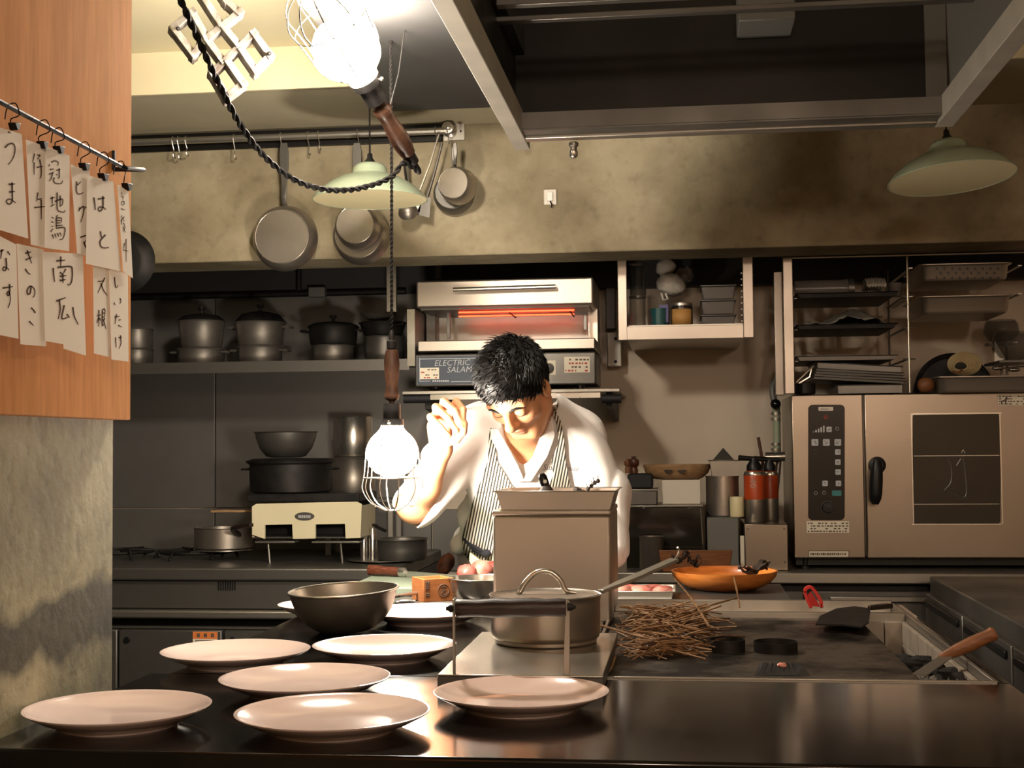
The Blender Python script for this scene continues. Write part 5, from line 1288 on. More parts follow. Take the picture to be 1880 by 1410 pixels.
for u0, v0, u1, v1 in ((125, 288, 172, 312), (128, 318, 175, 342), (140, 585, 188, 608), (140, 618, 188, 642)): cpb('indicator', u0, v0, u1, v1, 'print_grey')
for u0, v0, u1, v1 in ((290, 328, 350, 388), (122, 466, 198, 542), (250, 466, 326, 542), (380, 466, 455, 542), (388, 582, 450, 644), (388, 695, 450, 757), (390, 806, 452, 868), (244, 934, 306, 996), (394, 934, 456, 996)):
    b_ = cpb('button', u0, v0, u1, v1, 'print'); r = random.Random(u0+v0); m = MB()
    for _ in range(2):
        q = [P(*cpx(r.uniform(u0+14, u1-14), r.uniform(v0+14, v1-14)), FY-.0006) for _ in range(3)]; m.tube(q, .0006, 4)
    m.build('symbol', MT['print_dark'], b_)
cpb('start_key', 352, 1045, 458, 1105, 'teal')
for u, v in ((170, 1075), (263, 1072), (412, 350)):
    q = P(*cpx(u, v), FY); MB().tube([q+Vector((.0052*math.cos(a_), 0, .0052*math.sin(a_))) for a_ in np.linspace(0, 2*PI, 17)[:-1]], .0006, 5, closed=True).build('round_key', MT['print'], cp)
MB().lathe([(.0225, 0), (.0225, .0012), (.017, .0014), (.0155, .014), (0, .0145)], P(*cpx(300, 1235), FY+.001), 28, Matrix.Rotation(PI/2, 3, 'X')).build('dial', MT['black'], cp)
sticker(t, 1481, 957, 1559, 978, OY-.0014, 3, ('print_dark', 'print_grey'))
o = sbox('plate_sticker', 1484, 1011, 1559, 1025-1.5, OY-.0014, .0008, 'print_dark', 0, t); sbox('plate_face', 1485.3, 1012.3, 1557.5, 1022.3, OY-.002, .0006, 'sticker', 0, t)
m = MB(); r = random.Random(8); u = 1488
while u < 1553:
    w = r.uniform(1.5, 4); pbox(m, u, 1015, u+w, 1019.5, OY-.0026, .0005); u += w+1.2
m.build('plate_print', MT['print_dark'], t)
sticker(t, 1832, 724, 1898, 744, OY-.0014, 11)
m = MB(); q = [(1838, 736), (1844, 734), (1848, 727), (1850, 729), (1848, 736), (1847, 741), (1845, 741), (1845, 737), (1840, 738), (1840, 742), (1838, 742)]; m.prism([P(u, v, OY-.002) for u, v in q], (0, .0006, 0)); m.build('animal_mark', MT['print_dark'], t)
# window: frame, cavity rails seen through smoked glass
fr_ = MB(); A = rrect(1676, 760, 1837, 962, OY-.003, 6, .003); fr_ = A.build('window_glass', MT['black_gloss'], dr, bev=.0008)
nd = MT['window'] = mk('oven_window', '24211c', .07, 0, spec=.7); fr_.data.materials[0] = nd
m = MB(); n_ = 5
for (u0, v0, u1, v1) in ((1674, 758, 1839, 760.5), (1674, 961.5, 1839, 964), (1674, 760, 1676, 962), (1837, 760, 1839.5, 962)): pbox(m, u0, v0, u1, v1, OY-.004, .004)
m.build('window_frame', MT['steel_bright'], dr)
m = MB()
for v in (836, 925): pbox(m, 1678, v, 1835, v+1.2, OY-.0036, .0006)
for q in ([(1735, 838), (1746, 855), (1746, 884), (1734, 900)], [(1768, 838), (1772, 870), (1772, 912), (1740, 901)], [(1765, 832), (1768, 826), (1772, 832)], [(1756, 855), (1764, 842)]): m.tube(smooth_path([P(u, v, OY-.0034) for u, v in q], 4), .0013, 5)
m.build('cavity_rack', MT['steel'], dr)
# handle
hb = P(1612, 857, OY)
MB().lathe([(.026, 0), (.028, .004), (.026, .016), (.014, .02), (.014, .036)], P(1610, 854, OY), 28, Matrix.Rotation(PI/2, 3, 'X')).build('handle_boss', MT['black'], dr)
A = P(1610, 854, OY-.042); B = P(1607, 926, OY-.042)
m = MB(); q = [A+(B-A)*s for s in np.linspace(-.12, 1, 9)]; m.tube(q, [.012, .017, .019, .02, .0205, .0205, .02, .018, .010], 18); m.build('handle', MT['black'], dr)

# pipe left of the oven
t = thing('water_pipe', 'pale water pipe with a black valve knob beside the oven', 'pipe', P(1425, 780, 4.72))
MB().tube([P(1425, 738, 4.72), P(1427, 835, 4.72)], .013, 14).build('sleeve', MT['enamel_green'], t)
MB().blob(P(1424, 742, 4.68), (.018, .018, .018), 16, 10).build('valve_knob', MT['black_gloss'], t)
for v in (760, 770, 816, 826): MB().tube([P(1424.5, v-3, 4.72), P(1424.5, v+2, 4.72)], .0165, 14).build('collar', MT['steel'], t)
MB().tube([P(1405, 839, 4.69), P(1441, 838, 4.69)], .0165, 14).build('elbow', MT['steel_bright'], t)
MB().tube([P(1430, 842, 4.7), P(1424, 905, 4.7), P(1422, 948, 4.7)], .010, 12).build('hose', MT['steel'], t)
MB().tube(smooth_path([P(1422, 740, 4.73), P(1418, 712, 4.74), P(1428, 690, 4.76), P(1432, 640, 4.8), P(1430, 500, 4.85)], 4), .011, 12).build('riser', MT['grey_panel'], t)

# ================================================================== things on the back counter
BCZ = .8505
m_ = [(1375, 1025, 'grey')]
t = thing('equipment_box', 'grey steel equipment box with corner screws next to the oven', 'box', P(1405, 1020, 4.5))
a, b, c_, d = prect(1367, 962, 1447, 1042, 4.46); MB().box(a, b, 4.46, 4.78, BCZ, d).build('case', MT['oven_steel'], t, bev=.003); EB = d
for u, v in ((1373, 971), (1440, 971), (1441, 1032)): MB().lathe([(.0035, 0), (.003, .002), (0, .002)], P(u, v, 4.46), 10, Matrix.Rotation(PI/2, 3, 'X')).build('screw', MT['steel_dark'], t)
t = thing('grey_box', 'plain grey box under the round steel canister', 'box', P(1328, 1000, 4.5))
a, b, c_, d = prect(1298, 950, 1357, 1042, 4.5); MB().box(a, b, 4.5, 4.75, BCZ, d).build('case', MT['grey_panel'], t, bev=.004); GB = d
m = MB(); pbox(m, 1359, 955, 1366, 1018, 4.48, .01); o = m.build('strip_sign', MT['sticker'], None); tag(o, 'narrow pale printed strip standing between the two grey boxes', 'card'); o.location.z = BCZ-min((v.z for v in m.v))
t, c, R, h = lathe_on('canister', 'round shiny steel canister on the plain grey box', 'canister', 1327, 950, 877, 30, 4.6, [(0, 0), (.95, 0), (1, .02), (1, .97), (1.04, .975), (1.04, 1), (0, 1)], 'pot_steel', GB+.0005)
CT2 = c.z+h
t = thing('steel_insert', 'small square steel insert with a citrus press standing on the canister', 'pan', P(1330, 860, 4.6))
a, b, c_, d = prect(1300, 836, 1362, 874, 4.54); zz = CT2+.0008; hh = .05
trayrings(a, b, 4.54, 4.66, zz, hh, .014).build('pan', MT['steel'], t, solid=.0015, smooth=30)
q = MB(); c2 = Vector(((a+b)/2-.003, 4.6, zz+hh+.003)); q.add([c2+Vector((-.034, -.03, 0)), c2+Vector((.034, -.03, 0)), c2+Vector((.034, .03, 0)), c2+Vector((-.034, .03, 0)), c2+Vector((0, 0, .040))], [(3, 2, 1, 0), (0, 1, 4), (1, 2, 4), (2, 3, 4), (3, 0, 4)]); q.build('press_cone', MT['steel_dark'], t, smooth=0)
t, c, R, h = lathe_on('jar', 'small pale yellow jar in front of the steel canister', 'jar', 1354, 951, 914, 13, 4.5+.0, [(0, 0), (.95, 0), (1, .05), (1, .9), (.9, 1), (0, 1)], 'enamel_cream', GB+.0005)
bpy.data.objects[t.name].location.y += .035
def torch(lab, u, vb, vt, r, Y, z, txt):
    c = P(u, vb, Y); m0 = mpp(c); R = r*m0; c = Vector((c.x, Y, z)); h = (vb-vt)*m0
    t = thing('gas_torch', lab, 'torch', c, 'gas torches beside the oven')
    MB().lathe([(0, 0), (R*.95, 0), (R, .003), (R, h*.42), (0, h*.42)], c, 28).build('can_base', MT['steel'], t)
    MB().lathe([(R, h*.42+.0004), (R, h*.86), (R*.85, h*.93), (R*.5, h*.97), (0, h*.97)], c, 28).build('can_sleeve', MT['orange_can'], t)
    MB().lathe([(R*1.0, h*.86), (R*1.01, h*.88), (R*.9, h*.93)], c, 28).build('can_collar', MT['steel_bright'], t)
    MB().lathe([(R*.72, h*.94), (R*.72, h*1.04), (R*.45, h*1.12), (R*.4, h*1.18), (0, h*1.18)], c, 20).build('burner_head', MT['black'], t)
    top = c+Vector((0, 0, h*1.15)); MB().tube([top+Vector((.035, 0, 0)), top+Vector((-.05, -.01, .006))], [.007, .009], 12).build('nozzle', MT['iron'], t)
    if txt:
        for s_, dx, sz, mt in ((txt, -.010, .030, 'sticker'),):
            m = text_mb(s_, sz, Matrix.Identity(4), depth=.0003)
            v2 = []
            for v in m.v:                     # wrap the upright lettering round the can
                x = dx+v.y-.006; zz = h*.88-v.x; a = x/R
                v2.append(c+Vector((R*1.012*math.sin(a), -R*1.012*math.cos(a), zz)))
            m.v = v2; m.build('lettering', MT[mt], t, smooth=0)
    return t
torch('orange gas torch can with white lettering standing on the equipment box', 1386, 958, 858, 19, 4.55, EB+.0005, '190')
torch('orange gas torch can half hidden behind the lettered one', 1414, 958, 862, 16, 4.66, EB+.0005, None)
t = thing('wooden_stick', 'thin brown stick standing behind the gas torches', 'stick', P(1395, 840, 4.7)); q = P(1404, 900, 4.7); MB().tube([P(1392, 803, 4.72), P(1400, 846, 4.71), Vector((q.x, 4.70, EB+.001))], .0055, 8).build('rod', MT['wood_dark'], t)
# smoked glass oven box with pots inside, wooden tray, boxes
t = thing('glass_front_box', 'dark glass fronted toaster box on the back counter', 'oven', P(1220, 980, 4.5))
a, b, c_, d = prect(1150, 928, 1290, 1042, 4.48); BX = d
MB().box(a, b, 4.49, 4.76, BCZ, d-.004).build('case', MT['black'], t, bev=.003)
MB().box(a, b, 4.478, 4.489, BCZ, d-.006).build('front_glass', nd, t, bev=.001)
MB().box(a-.002, b+.002, 4.476, 4.762, d-.004, d).build('top_edge', MT['steel'], t, bev=.001)
m = MB(); m.tube([P(1262, 933, 4.472), P(1286, 932, 4.472), P(1290, 1000, 4.472)], .002, 6); m.build('handle_wire', MT['steel_bright'], t)
t, c, R, h = lathe_on('steel_pot', 'tall steel container standing before the dark glass box', 'pot', 1196, 1010, 946, 22, 4.44, [(0, 0), (.96, 0), (1, .02), (1, .97), (1.04, 1), (.97, 1), (.96, .04), (0, .03)], 'pot_steel', BCZ)
bpy.data.objects[t.name].location.y = 4.435
BXZ = BX+.0006
t = thing('white_box', 'plain white box between the dark glass box and the wooden bowl tray', 'box', P(1250, 905, 4.55))
a, b, c_, d = prect(1216, 881, 1286, 927, 4.55); MB().box(a, b, 4.55, 4.68, BXZ, d).build('carton', MT['white_plastic'], t, bev=.002); WB = d
wt_c = Vector((P(1243, 880, 4.6).x, 4.61, WB+.0008)); R = 62*mpp(wt_c)
t = thing('wooden_platter', 'deep oval wooden platter with two cut grips on the white box', 'platter', wt_c)
MB().lathe(shell([(R*.6, 0), (R*.75, .004), (R*.93, .022), (R, .044), (R*1.0, .05)], .006), wt_c, 44, sy=.7).build('body', MT['wood_plain'], t)
for du in (-9, 16):
    q = P(1236+du, 863, wt_c.y-R*.68); m = MB(); n = 8
    m.prism([q+Vector((.0135*math.cos(a_), -.004, .010*math.sin(a_))) for a_ in np.linspace(PI, 2*PI, 9)], (0, .012, 0)); m.build('grip_cut', MT['dried'], t)
t = thing('black_tub', 'dark lidded tub next to the white box behind the cook', 'tub', P(1180, 910, 4.55))
a, b, c_, d = prect(1150, 901, 1206, 927, 4.5); MB().box(a, b, 4.50, 4.7, BXZ, d).build('body', MT['steel_dark'], t, bev=.003); MB().box(a-.002, b+.002, 4.498, 4.702, d+.0003, d+.005).build('lid', MT['steel'], t, bev=.001)
a2, b2, c2_, d2_ = prect(1152, 870, 1198, 898, 4.52)
t = thing('black_case', 'black case on the lidded tub behind the cook sleeve', 'case', ((a+b)/2, 4.6, d+.006)); MB().box(a2, b2, 4.52, 4.66, d+.0058, d2_).build('body', MT['rubber'], t, bev=.006)
t, c, R, h = lathe_on('pepper_mill', 'dark wooden pepper mill beside the cook sleeve', 'mill', 1164, 872, 842, 9.5, 4.58, [(0, 0), (.75, 0), (.8, .2), (.62, .36), (.95, .5), (1.05, .68), (.95, .84), (.6, .9), (.3, .92), (.3, .97), (.5, .98), (.5, 1.04), (0, 1.05)], 'wood_dark', d2_+.0005)
t, c, R, h = lathe_on('pepper_mill', 'smaller brown mill half hidden by the cook sleeve', 'mill', 1153, 872, 846, 7, 4.63, [(0, 0), (.75, 0), (.8, .3), (.6, .45), (1, .62), (.9, .85), (.3, .9), (.35, 1.0), (0, 1.02)], 'wood_tray', d2_+.0005)
t = thing('wooden_trough', 'long wooden trough lying on the back counter behind the orange bowl', 'trough', P(1270, 1015, 4.42))
a, b, c_, d = prect(1205, 1000, 1345, 1024, 4.42); zz = BCZ; h = .05
m = MB(); m.hexa([(a+.02, 4.415, zz), (b-.012, 4.415, zz), (b-.012, 4.43, zz), (a+.02, 4.43, zz)], [(a, 4.405, zz+h+.02), (b, 4.405, zz+h+.02), (b, 4.42, zz+h+.02), (a, 4.42, zz+h+.02)]); m.build('front_board', MT['wood_tray'], t, bev=.003)
# ================================================================== paper slips on the rod
XR_ = -.792
rod = thing('slip_rod', 'thin black iron rod carrying the paper slips along the wood panel', 'rod', PX(110, 246, XR_))
ra, rb_ = PX(0, 187, XR_), PX(222, 305, XR_)
rd = (rb_-ra); ra2 = ra-rd*1.6
zf = lambda y: ra.z+(rb_.z-ra.z)*(y-ra.y)/(rb_.y-ra.y)
MB().tube([ra2, rb_], .0032, 8).build('bar', MT['iron'], rod)
be = [PX(208, 277, -.829), PX(208, 311, -.829)]
m = MB(); q0, q1 = Vector((-.829, be[0].y, be[0].z)), Vector((-.829, be[1].y, be[1].z)); q2 = Vector((XR_+.006, rb_.y+.005, rb_.z-.002))
m.tube([q0, q1], .0035, 6); m.tube([q1, Vector((XR_+.006, q1.y+.01, q1.z))], .0035, 6); m.tube([Vector((XR_+.006, q1.y+.01, q1.z)), q2, rb_], .0032, 6); m.build('bracket', MT['iron'], rod)
MB().tube([Vector((-.83, ra2.y+.3, zf(ra2.y+.3))), Vector((XR_, ra2.y+.3, zf(ra2.y+.3)))], .0035, 6).build('bracket', MT['iron'], rod)
SL = {
 'uma': ([(-40,222),(40,246),(52,438),(-30,413)], .0006, 'white slip brushed with two hiragana, at the frame edge of the top row'),
 'koushi': ([(48,256),(92,272),(100,459),(57,449)], .0, 'white slip with two characters 仔牛 beside the three character slip'),
 'jidori': ([(84,268),(128,286),(127,461),(82,455)], .0016, 'white slip with three brushed characters 冠地鶏 in the top row'),
 'higuma': ([(130,302),(165,315),(170,472),(142,466)], .0, 'white slip with three katakana ヒグマ in the top row'),
 'hato': ([(160,322),(208,333),(222,498),(158,484)], .0016, 'white slip with two hiragana はと hanging nearest the bracket'),
 'bungo': ([(216,338),(236,352),(244,511),(226,498)], .0028, 'narrow slip with small writing past the panel edge, top row'),
 'nasu': ([(-30,418),(30,449),(34,622),(-25,610)], -.0012, 'white slip with two hiragana なす in the bottom row'),
 'kinoko': ([(31,447),(80,458),(85,636),(38,632)], -.0024, 'white slip with three hiragana きのこ in the bottom row'),
 'kabocha': ([(78,462),(152,466),(158,653),(117,640),(117,632),(83,626)], -.0012, 'broad white slip with two large characters 南瓜 in the bottom row'),
 'daikon': ([(171,482),(199,490),(203,656),(173,649)], -.0024, 'white slip with two characters 大根 in the bottom row'),
 'shiitake': ([(200,492),(235,503),(236,664),(205,660)], -.0012, 'white slip with four hiragana しいたけ in the bottom row'),
}
A_ = lambda l: [[(x/5.423, y/5.423+180) for x, y in s] for s in l]
B_ = lambda l: [[(x/5.423, y/5.423+420) for x, y in s] for s in l]
ST = {
 'uma': A_([[(80,335),(105,350)],[(50,495),(85,460),(130,455),(150,500),(140,570),(110,630),(80,665)],[(85,858),(150,855)],[(90,935),(150,930)],[(120,840),(122,930),(122,1020),(100,1055),(75,1050),(65,1025),(90,1005),(125,1020),(158,1045)]]),
 'koushi': A_([[(345,550),(325,640)],[(340,640),(340,765)],[(370,570),(400,570),(370,610)],[(395,610),(410,700),(408,780),(395,800)],[(365,690),(430,680)],[(378,940),(365,1030)],[(375,1010),(420,1000)],[(340,1090),(455,1080)],[(410,1010),(412,1210)]]),
 'jidori': A_([[(510,640),(545,625),(580,640),(575,675)],[(495,660),(485,680)],[(495,712),(540,705)],[(487,760),(540,735)],[(525,745),(510,800),(490,830)],[(540,790),(535,830),(560,850),(610,850),(625,820)],[(560,720),(600,712)],[(590,700),(590,790),(575,795)],[(562,755),(570,770)],
   [(500,1000),(545,990)],[(520,980),(520,1060)],[(505,1080),(545,1055)],[(545,1030),(620,1005),(620,1060),(600,1070)],[(570,940),(570,1100),(600,1130),(640,1135),(650,1115)],[(600,970),(598,1085)],
   [(515,1185),(535,1200)],[(510,1230),(535,1240)],[(515,1280),(530,1275)],[(505,1330),(530,1300)],[(575,1165),(560,1190)],[(560,1195),(560,1290)],[(560,1195),(610,1195),(610,1240)],[(565,1220),(605,1218)],[(565,1245),(605,1243)],[(555,1270),(625,1265)],[(560,1295),(640,1290),(645,1340),(625,1400),(590,1410)],[(520,1360),(535,1400)],[(545,1350),(560,1390)],[(570,1345),(588,1380)],[(595,1340),(612,1370)]]),
 'higuma': A_([[(765,830),(760,900),(770,950),(800,955),(830,940)],[(770,868),(805,832)],[(795,1090),(785,1130)],[(790,1105),(835,1080),(830,1150),(805,1235)],[(835,1085),(840,1110)],[(852,1080),(858,1100)]])+B_([[(800,85),(870,65),(870,100),(830,145)],[(835,130),(855,190),(872,215)]]),
 'hato': A_([[(935,990),(945,1060),(950,1115)],[(975,1005),(1045,995)],[(1025,975),(1025,1080),(1000,1125),(980,1110),(990,1085),(1030,1090),(1055,1110)]])+B_([[(1000,25),(1010,90)],[(1050,60),(1000,120),(1005,175),(1040,190),(1085,185)]]),
 'bungo': A_([[(1208,940),(1215,960)],[(1205,975),(1235,985)],[(1225,985),(1225,1010)],[(1210,1035),(1235,1030),(1235,1060),(1212,1062),(1210,1035)],[(1205,1100),(1245,1115)],[(1215,1170),(1205,1190)],[(1220,1190),(1205,1230)],[(1212,1215),(1212,1260)],[(1235,1180),(1225,1210),(1245,1225)],[(1230,1240),(1245,1290),(1225,1330)],[(1225,1280),(1250,1340)]])+B_([[(1235,145),(1250,150)],[(1225,210),(1280,225)],[(1240,150),(1230,200)],[(1256,100),(1258,330)]]),
 'nasu': B_([[(0,225),(40,210)],[(20,205),(5,300)],[(75,225),(100,260)],[(60,290),(65,380),(50,415),(28,405),(40,380),(75,395),(90,410)],[(25,590),(128,575)],[(95,550),(95,640),(80,665),(70,640),(85,625),(100,660),(100,730),(80,790)]]),
 'kinoko': B_([[(250,245),(310,230)],[(255,310),(320,280)],[(270,215),(315,345)],[(252,400),(280,440),(305,455)],[(310,570),(300,640),(275,650),(272,610),(300,570),(335,590),(348,630),(340,670),(325,682)],[(310,785),(350,830),(340,835)],[(290,920),(335,965)]]),
 'kabocha': B_([[(605,275),(605,380)],[(560,320),(650,312)],[(530,390),(535,460),(545,530)],[(570,385),(700,375),(720,420),(715,520),(690,560),(670,550)],[(600,430),(615,455)],[(655,400),(635,440)],[(595,475),(660,465)],[(595,515),(655,505)],[(625,440),(628,540)],[(560,720),(655,685)],[(590,710),(600,800),(580,900)],[(640,760),(615,880),(630,895),(680,880)],[(665,850),(695,885)],[(725,780),(740,870),(780,955)]]),
 'daikon': B_([[(975,525),(1040,520)],[(1045,488),(1010,560),(975,640)],[(1005,540),(1030,610),(1068,665)],[(965,865),(1010,855)],[(985,810),(985,975)],[(985,880),(965,940)],[(990,890),(1005,920)],[(1020,810),(1018,960),(1035,945)],[(1020,805),(1045,803),(1042,880)],[(1022,840),(1042,838)],[(1022,880),(1042,878)],[(1045,890),(1030,920)],[(1028,900),(1058,1000)]]),
 'shiitake': B_([[(1140,480),(1150,575),(1165,580),(1175,560)],[(1135,735),(1148,760)],[(1195,690),(1205,720),(1195,745)],[(1140,880),(1190,870)],[(1160,850),(1145,950)],[(1180,910),(1205,905)],[(1175,960),(1215,980)],[(1150,1080),(1158,1180)],[(1180,1085),(1215,1080)],[(1200,1060),(1205,1140),(1185,1195)]]),
}
THICK = {'bungo': 1.5, 'daikon': 2.2, 'shiitake': 2.0, 'kinoko': 2.7, 'jidori': 2.4, 'koushi': 2.4, 'higuma': 2.5}
for nm, (poly, dx, lab) in SL.items():
    x = XR_+dx; q = [PX(u, v, x) for u, v in poly]
    cx = sum((p for p in q), Vector())/len(q)
    t = thing('paper_slip', lab, 'paper', (x, cx.y, q[0].z), 'handwritten menu slips on the rod')
    MB().prism(q, (-.0004, 0, 0)).build('sheet', MT['paper'], t, smooth=0)
    m = MB(); w0 = THICK.get(nm, 2.9)
    for s in ST[nm]:
        s3 = [Vector((a, b, 0)) for a, b in s]; s3 = smooth_path(s3, 5) if len(s3) > 2 else [s3[0], s3[0].lerp(s3[1], .5), s3[1]]
        n = len(s3); vs = []
        for i, p in enumerate(s3):
            d = (s3[min(i+1, n-1)]-s3[max(i-1, 0)]).normalized(); nn = Vector((-d.y, d.x, 0)); w = w0/2*(1.15-.55*i/(n-1))
            for sg in (-1, 1): r_ = p+nn*w*sg; vs.append(PX(r_.x, r_.y, x+.0003))
        m.add(vs, [(2*i, 2*i+1, 2*i+3, 2*i+2) for i in range(n-1)])
    m.build('lettering', MT['ink'], t, smooth=0)
for (u, v, ur, lab) in ((19, 232, 21, 'first at the frame edge'), (71, 266, 78, 'second from the frame edge'), (101, 275, 105, 'third from the frame edge'), (148, 306, 153, 'fourth from the frame edge'), (183, 325, 188, 'next to the bracket'), (227, 343, 219, 'past the panel edge')):
    c = PX(u, v, XR_+.002); k = mpp(c); t = thing('clip_hook', 'black clip on a wire hook holding the slip '+lab, 'clip', c, 'clip hooks on the slip rod')
    m = MB(); pts = [PX(u-5.5, v-7, XR_-.004), PX(u+5.5, v-5, XR_-.004), PX(u+2.5, v+8, XR_-.004), PX(u-1.5, v+7, XR_-.004)]; m.prism(pts, (.010, 0, 0)); m.build('clip', MT['iron'], t, bev=.0008)
    p0 = PX(u, v-6, XR_); yr_ = PX(ur, 250, XR_).y; zr2 = zf(yr_); yr_ = min(yr_, rb_.y-.002)
    zr2 = zf(yr_)
    pts = [p0, Vector((XR_, p0.y+.002, p0.z+(zr2-p0.z)*.3)), Vector((XR_+.008, yr_+.003, zr2-.008)), Vector((XR_+.006, yr_, zr2+.004)), Vector((XR_, yr_, zr2+.0055)), Vector((XR_-.006, yr_, zr2)), Vector((XR_-.007, yr_-.003, zr2-.014))]
    MB().tube(smooth_path(pts, 4), .0008, 5).build('wire_hook', MT['iron'], t)
# ================================================================== the cook
def hyp(a): return np.sqrt((a*a).sum(-1))
class SDF:
    def __init__(s, lo, hi, h):
        s.lo = np.array(lo, np.float32); s.h = h; s.n = np.ceil((np.array(hi)-s.lo)/h).astype(int)+1
        s.g = np.full(s.n, .5, np.float32)
    def _win(s, lo, hi):
        a = np.maximum(0, np.floor((np.array(lo)-s.lo)/s.h).astype(int)); b = np.minimum(s.n, np.ceil((np.array(hi)-s.lo)/s.h).astype(int)+1)
        if (b <= a).any(): return None, None
        ax = [s.lo[i]+s.h*np.arange(a[i], b[i], dtype=np.float32) for i in range(3)]
        X, Y, Z = np.meshgrid(*ax, indexing='ij'); return tuple(slice(a[i], b[i]) for i in range(3)), np.stack([X, Y, Z], -1)
    def op(s, lo, hi, f, k=.01, mode='u'):
        m = 3*k+2*s.h+.004; w, p = s._win(np.array(lo)-m, np.array(hi)+m)
        if w is None: return s
        d = f(p).astype(np.float32); g = s.g[w]
        if mode == 'u': hh = np.maximum(k-np.abs(g-d), 0)/k; s.g[w] = np.minimum(g, d)-hh*hh*k/4
        elif mode == 's': d = -d; hh = np.maximum(k-np.abs(g-d), 0)/k; s.g[w] = np.maximum(g, d)+hh*hh*k/4
        elif mode == 'add': s.g[w] = g+d
        return s
    def cap(s, a, b, ra, rb, k=.01, mode='u'):
        a = np.array(a, float); b = np.array(b, float); ba = b-a; L = (ba*ba).sum(); R = max(ra, rb)
        def f(p):
            t = np.clip(((p-a)@ba)/max(L, 1e-9), 0, 1); return hyp(p-(a+t[..., None]*ba))-(ra+(rb-ra)*t)
        return s.op(np.minimum(a, b)-R, np.maximum(a, b)+R, f, k, mode)
    def ell(s, c, r, M=None, k=.01, mode='u'):
        c = np.array(c, float); r = np.array(r, float); R = r.max(); Mi = np.array(M).T if M is not None else np.eye(3)
        def f(p):
            q = (p-c)@Mi.T; k0 = hyp(q/r); k1 = hyp(q/(r*r)); return k0*(k0-1)/np.maximum(k1, 1e-6)
        return s.op(c-R, c+R, f, k, mode)
    def mesh(s):
        g = s.g; sg = g < 0; n = np.array(g.shape)
        c = [sg[i:n[0]-1+i, j:n[1]-1+j, k:n[2]-1+k] for i in (0, 1) for j in (0, 1) for k in (0, 1)]
        cnt = sum(x.astype(np.int8) for x in c); act = (cnt > 0) & (cnt < 8); idx = np.argwhere(act)
        vid = -np.ones(act.shape, np.int64); vid[act] = np.arange(len(idx))
        V = np.zeros((len(idx), 3)); C = np.zeros(len(idx))
        cr = [(i, j, k) for i in (0, 1) for j in (0, 1) for k in (0, 1)]
        val = [g[idx[:, 0]+i, idx[:, 1]+j, idx[:, 2]+k] for i, j, k in cr]
        for a in range(8):
            for b in range(a+1, 8):
                if sum(x != y for x, y in zip(cr[a], cr[b])) != 1: continue
                m = (val[a] < 0) != (val[b] < 0); t = val[a][m]/(val[a][m]-val[b][m])
                V[m] += np.array(cr[a])+t[:, None]*(np.array(cr[b])-np.array(cr[a])); C[m] += 1
        V = s.lo+s.h*(idx+V/C[:, None]); Fs = []
        for ax in range(3):
            o1, o2 = [(1, 2), (2, 0), (0, 1)][ax]
            sl0 = [slice(None)]*3; sl1 = [slice(None)]*3; sl0[ax] = slice(0, n[ax]-1); sl1[ax] = slice(1, n[ax])
            ch = sg[tuple(sl0)] != sg[tuple(sl1)]; e = np.argwhere(ch); e = e[(e[:, o1] > 0) & (e[:, o2] > 0) & (e[:, o1] < n[o1]-1) & (e[:, o2] < n[o2]-1)]
            d1 = np.zeros(3, int); d1[o1] = 1; d2_ = np.zeros(3, int); d2_[o2] = 1
            q = np.stack([vid[tuple(x.T)] for x in (e, e-d1, e-d1-d2_, e-d2_)], 1)
            ins = sg[tuple(e.T)]; q[~ins] = q[~ins][:, ::-1]; Fs.append(q)
        return V, np.concatenate(Fs)
def sdf_obj(s, name, mat, parent, sm=1):
    V, Q = s.mesh()
    for _ in range(sm):     # light smoothing
        acc = np.zeros_like(V); cn = np.zeros(len(V))
        for i in range(4):
            a, b = Q[:, i], Q[:, (i+1) % 4]; np.add.at(acc, a, V[b]); np.add.at(cn, a, 1); np.add.at(acc, b, V[a]); np.add.at(cn, b, 1)
        V = V*.5+.5*acc/np.maximum(cn, 1)[:, None]
    org = np.array(ORG.get(parent.name, Vector())) if parent else np.zeros(3)
    me = bpy.data.meshes.new(name); me.from_pydata((V-org).tolist(), [], Q.tolist()); me.materials.append(mat)
    for p in me.polygons: p.use_smooth = True
    o = bpy.data.objects.new(name, me); COL.objects.link(o)
    if parent: o.parent = parent; ORG[o.name] = Vector(org)
    return o, V, Q
# --- pose
HS = .94
Hc = np.array(P(949, 714, 3.27)); yaw, pit = math.radians(20), math.radians(52)
f0 = np.array([-math.sin(yaw), -math.cos(yaw), 0]); fv = math.cos(pit)*f0+np.array([0, 0, -math.sin(pit)]); uv = math.sin(pit)*f0+np.array([0, 0, math.cos(pit)]); rv = np.cross(fv, uv)
roll = math.radians(-3); rv, uv = rv*math.cos(roll)+uv*math.sin(roll), uv*math.cos(roll)-rv*math.sin(roll)
HM = np.stack([rv, fv, uv], 1)          # columns
def H(r, f, u): return Hc+HM@(np.array([r, f, u])*HS)
def pp(u, v, Y): return np.array(P(u, v, Y))
shR, shL = pp(870, 796, 3.47), pp(1066, 798, 3.47)
elR, wrR = pp(760, 928, 3.33), pp(810, 824, 3.24)
elL, wrL = pp(1112, 905, 3.44), pp(1122, 1010, 3.36)
C7 = pp(975, 762, 3.46); chest = pp(968, 860, 3.50); belly = pp(950, 955, 3.60); hip = pp(945, 1060, 3.72)
man = thing('person', 'cook in white jacket and striped apron bending over his board with one hand raised', 'person', (hip[0], hip[1], 0))
b = SDF((-.80, 2.92, .84), (-.02, 3.86, 1.47), .0029)
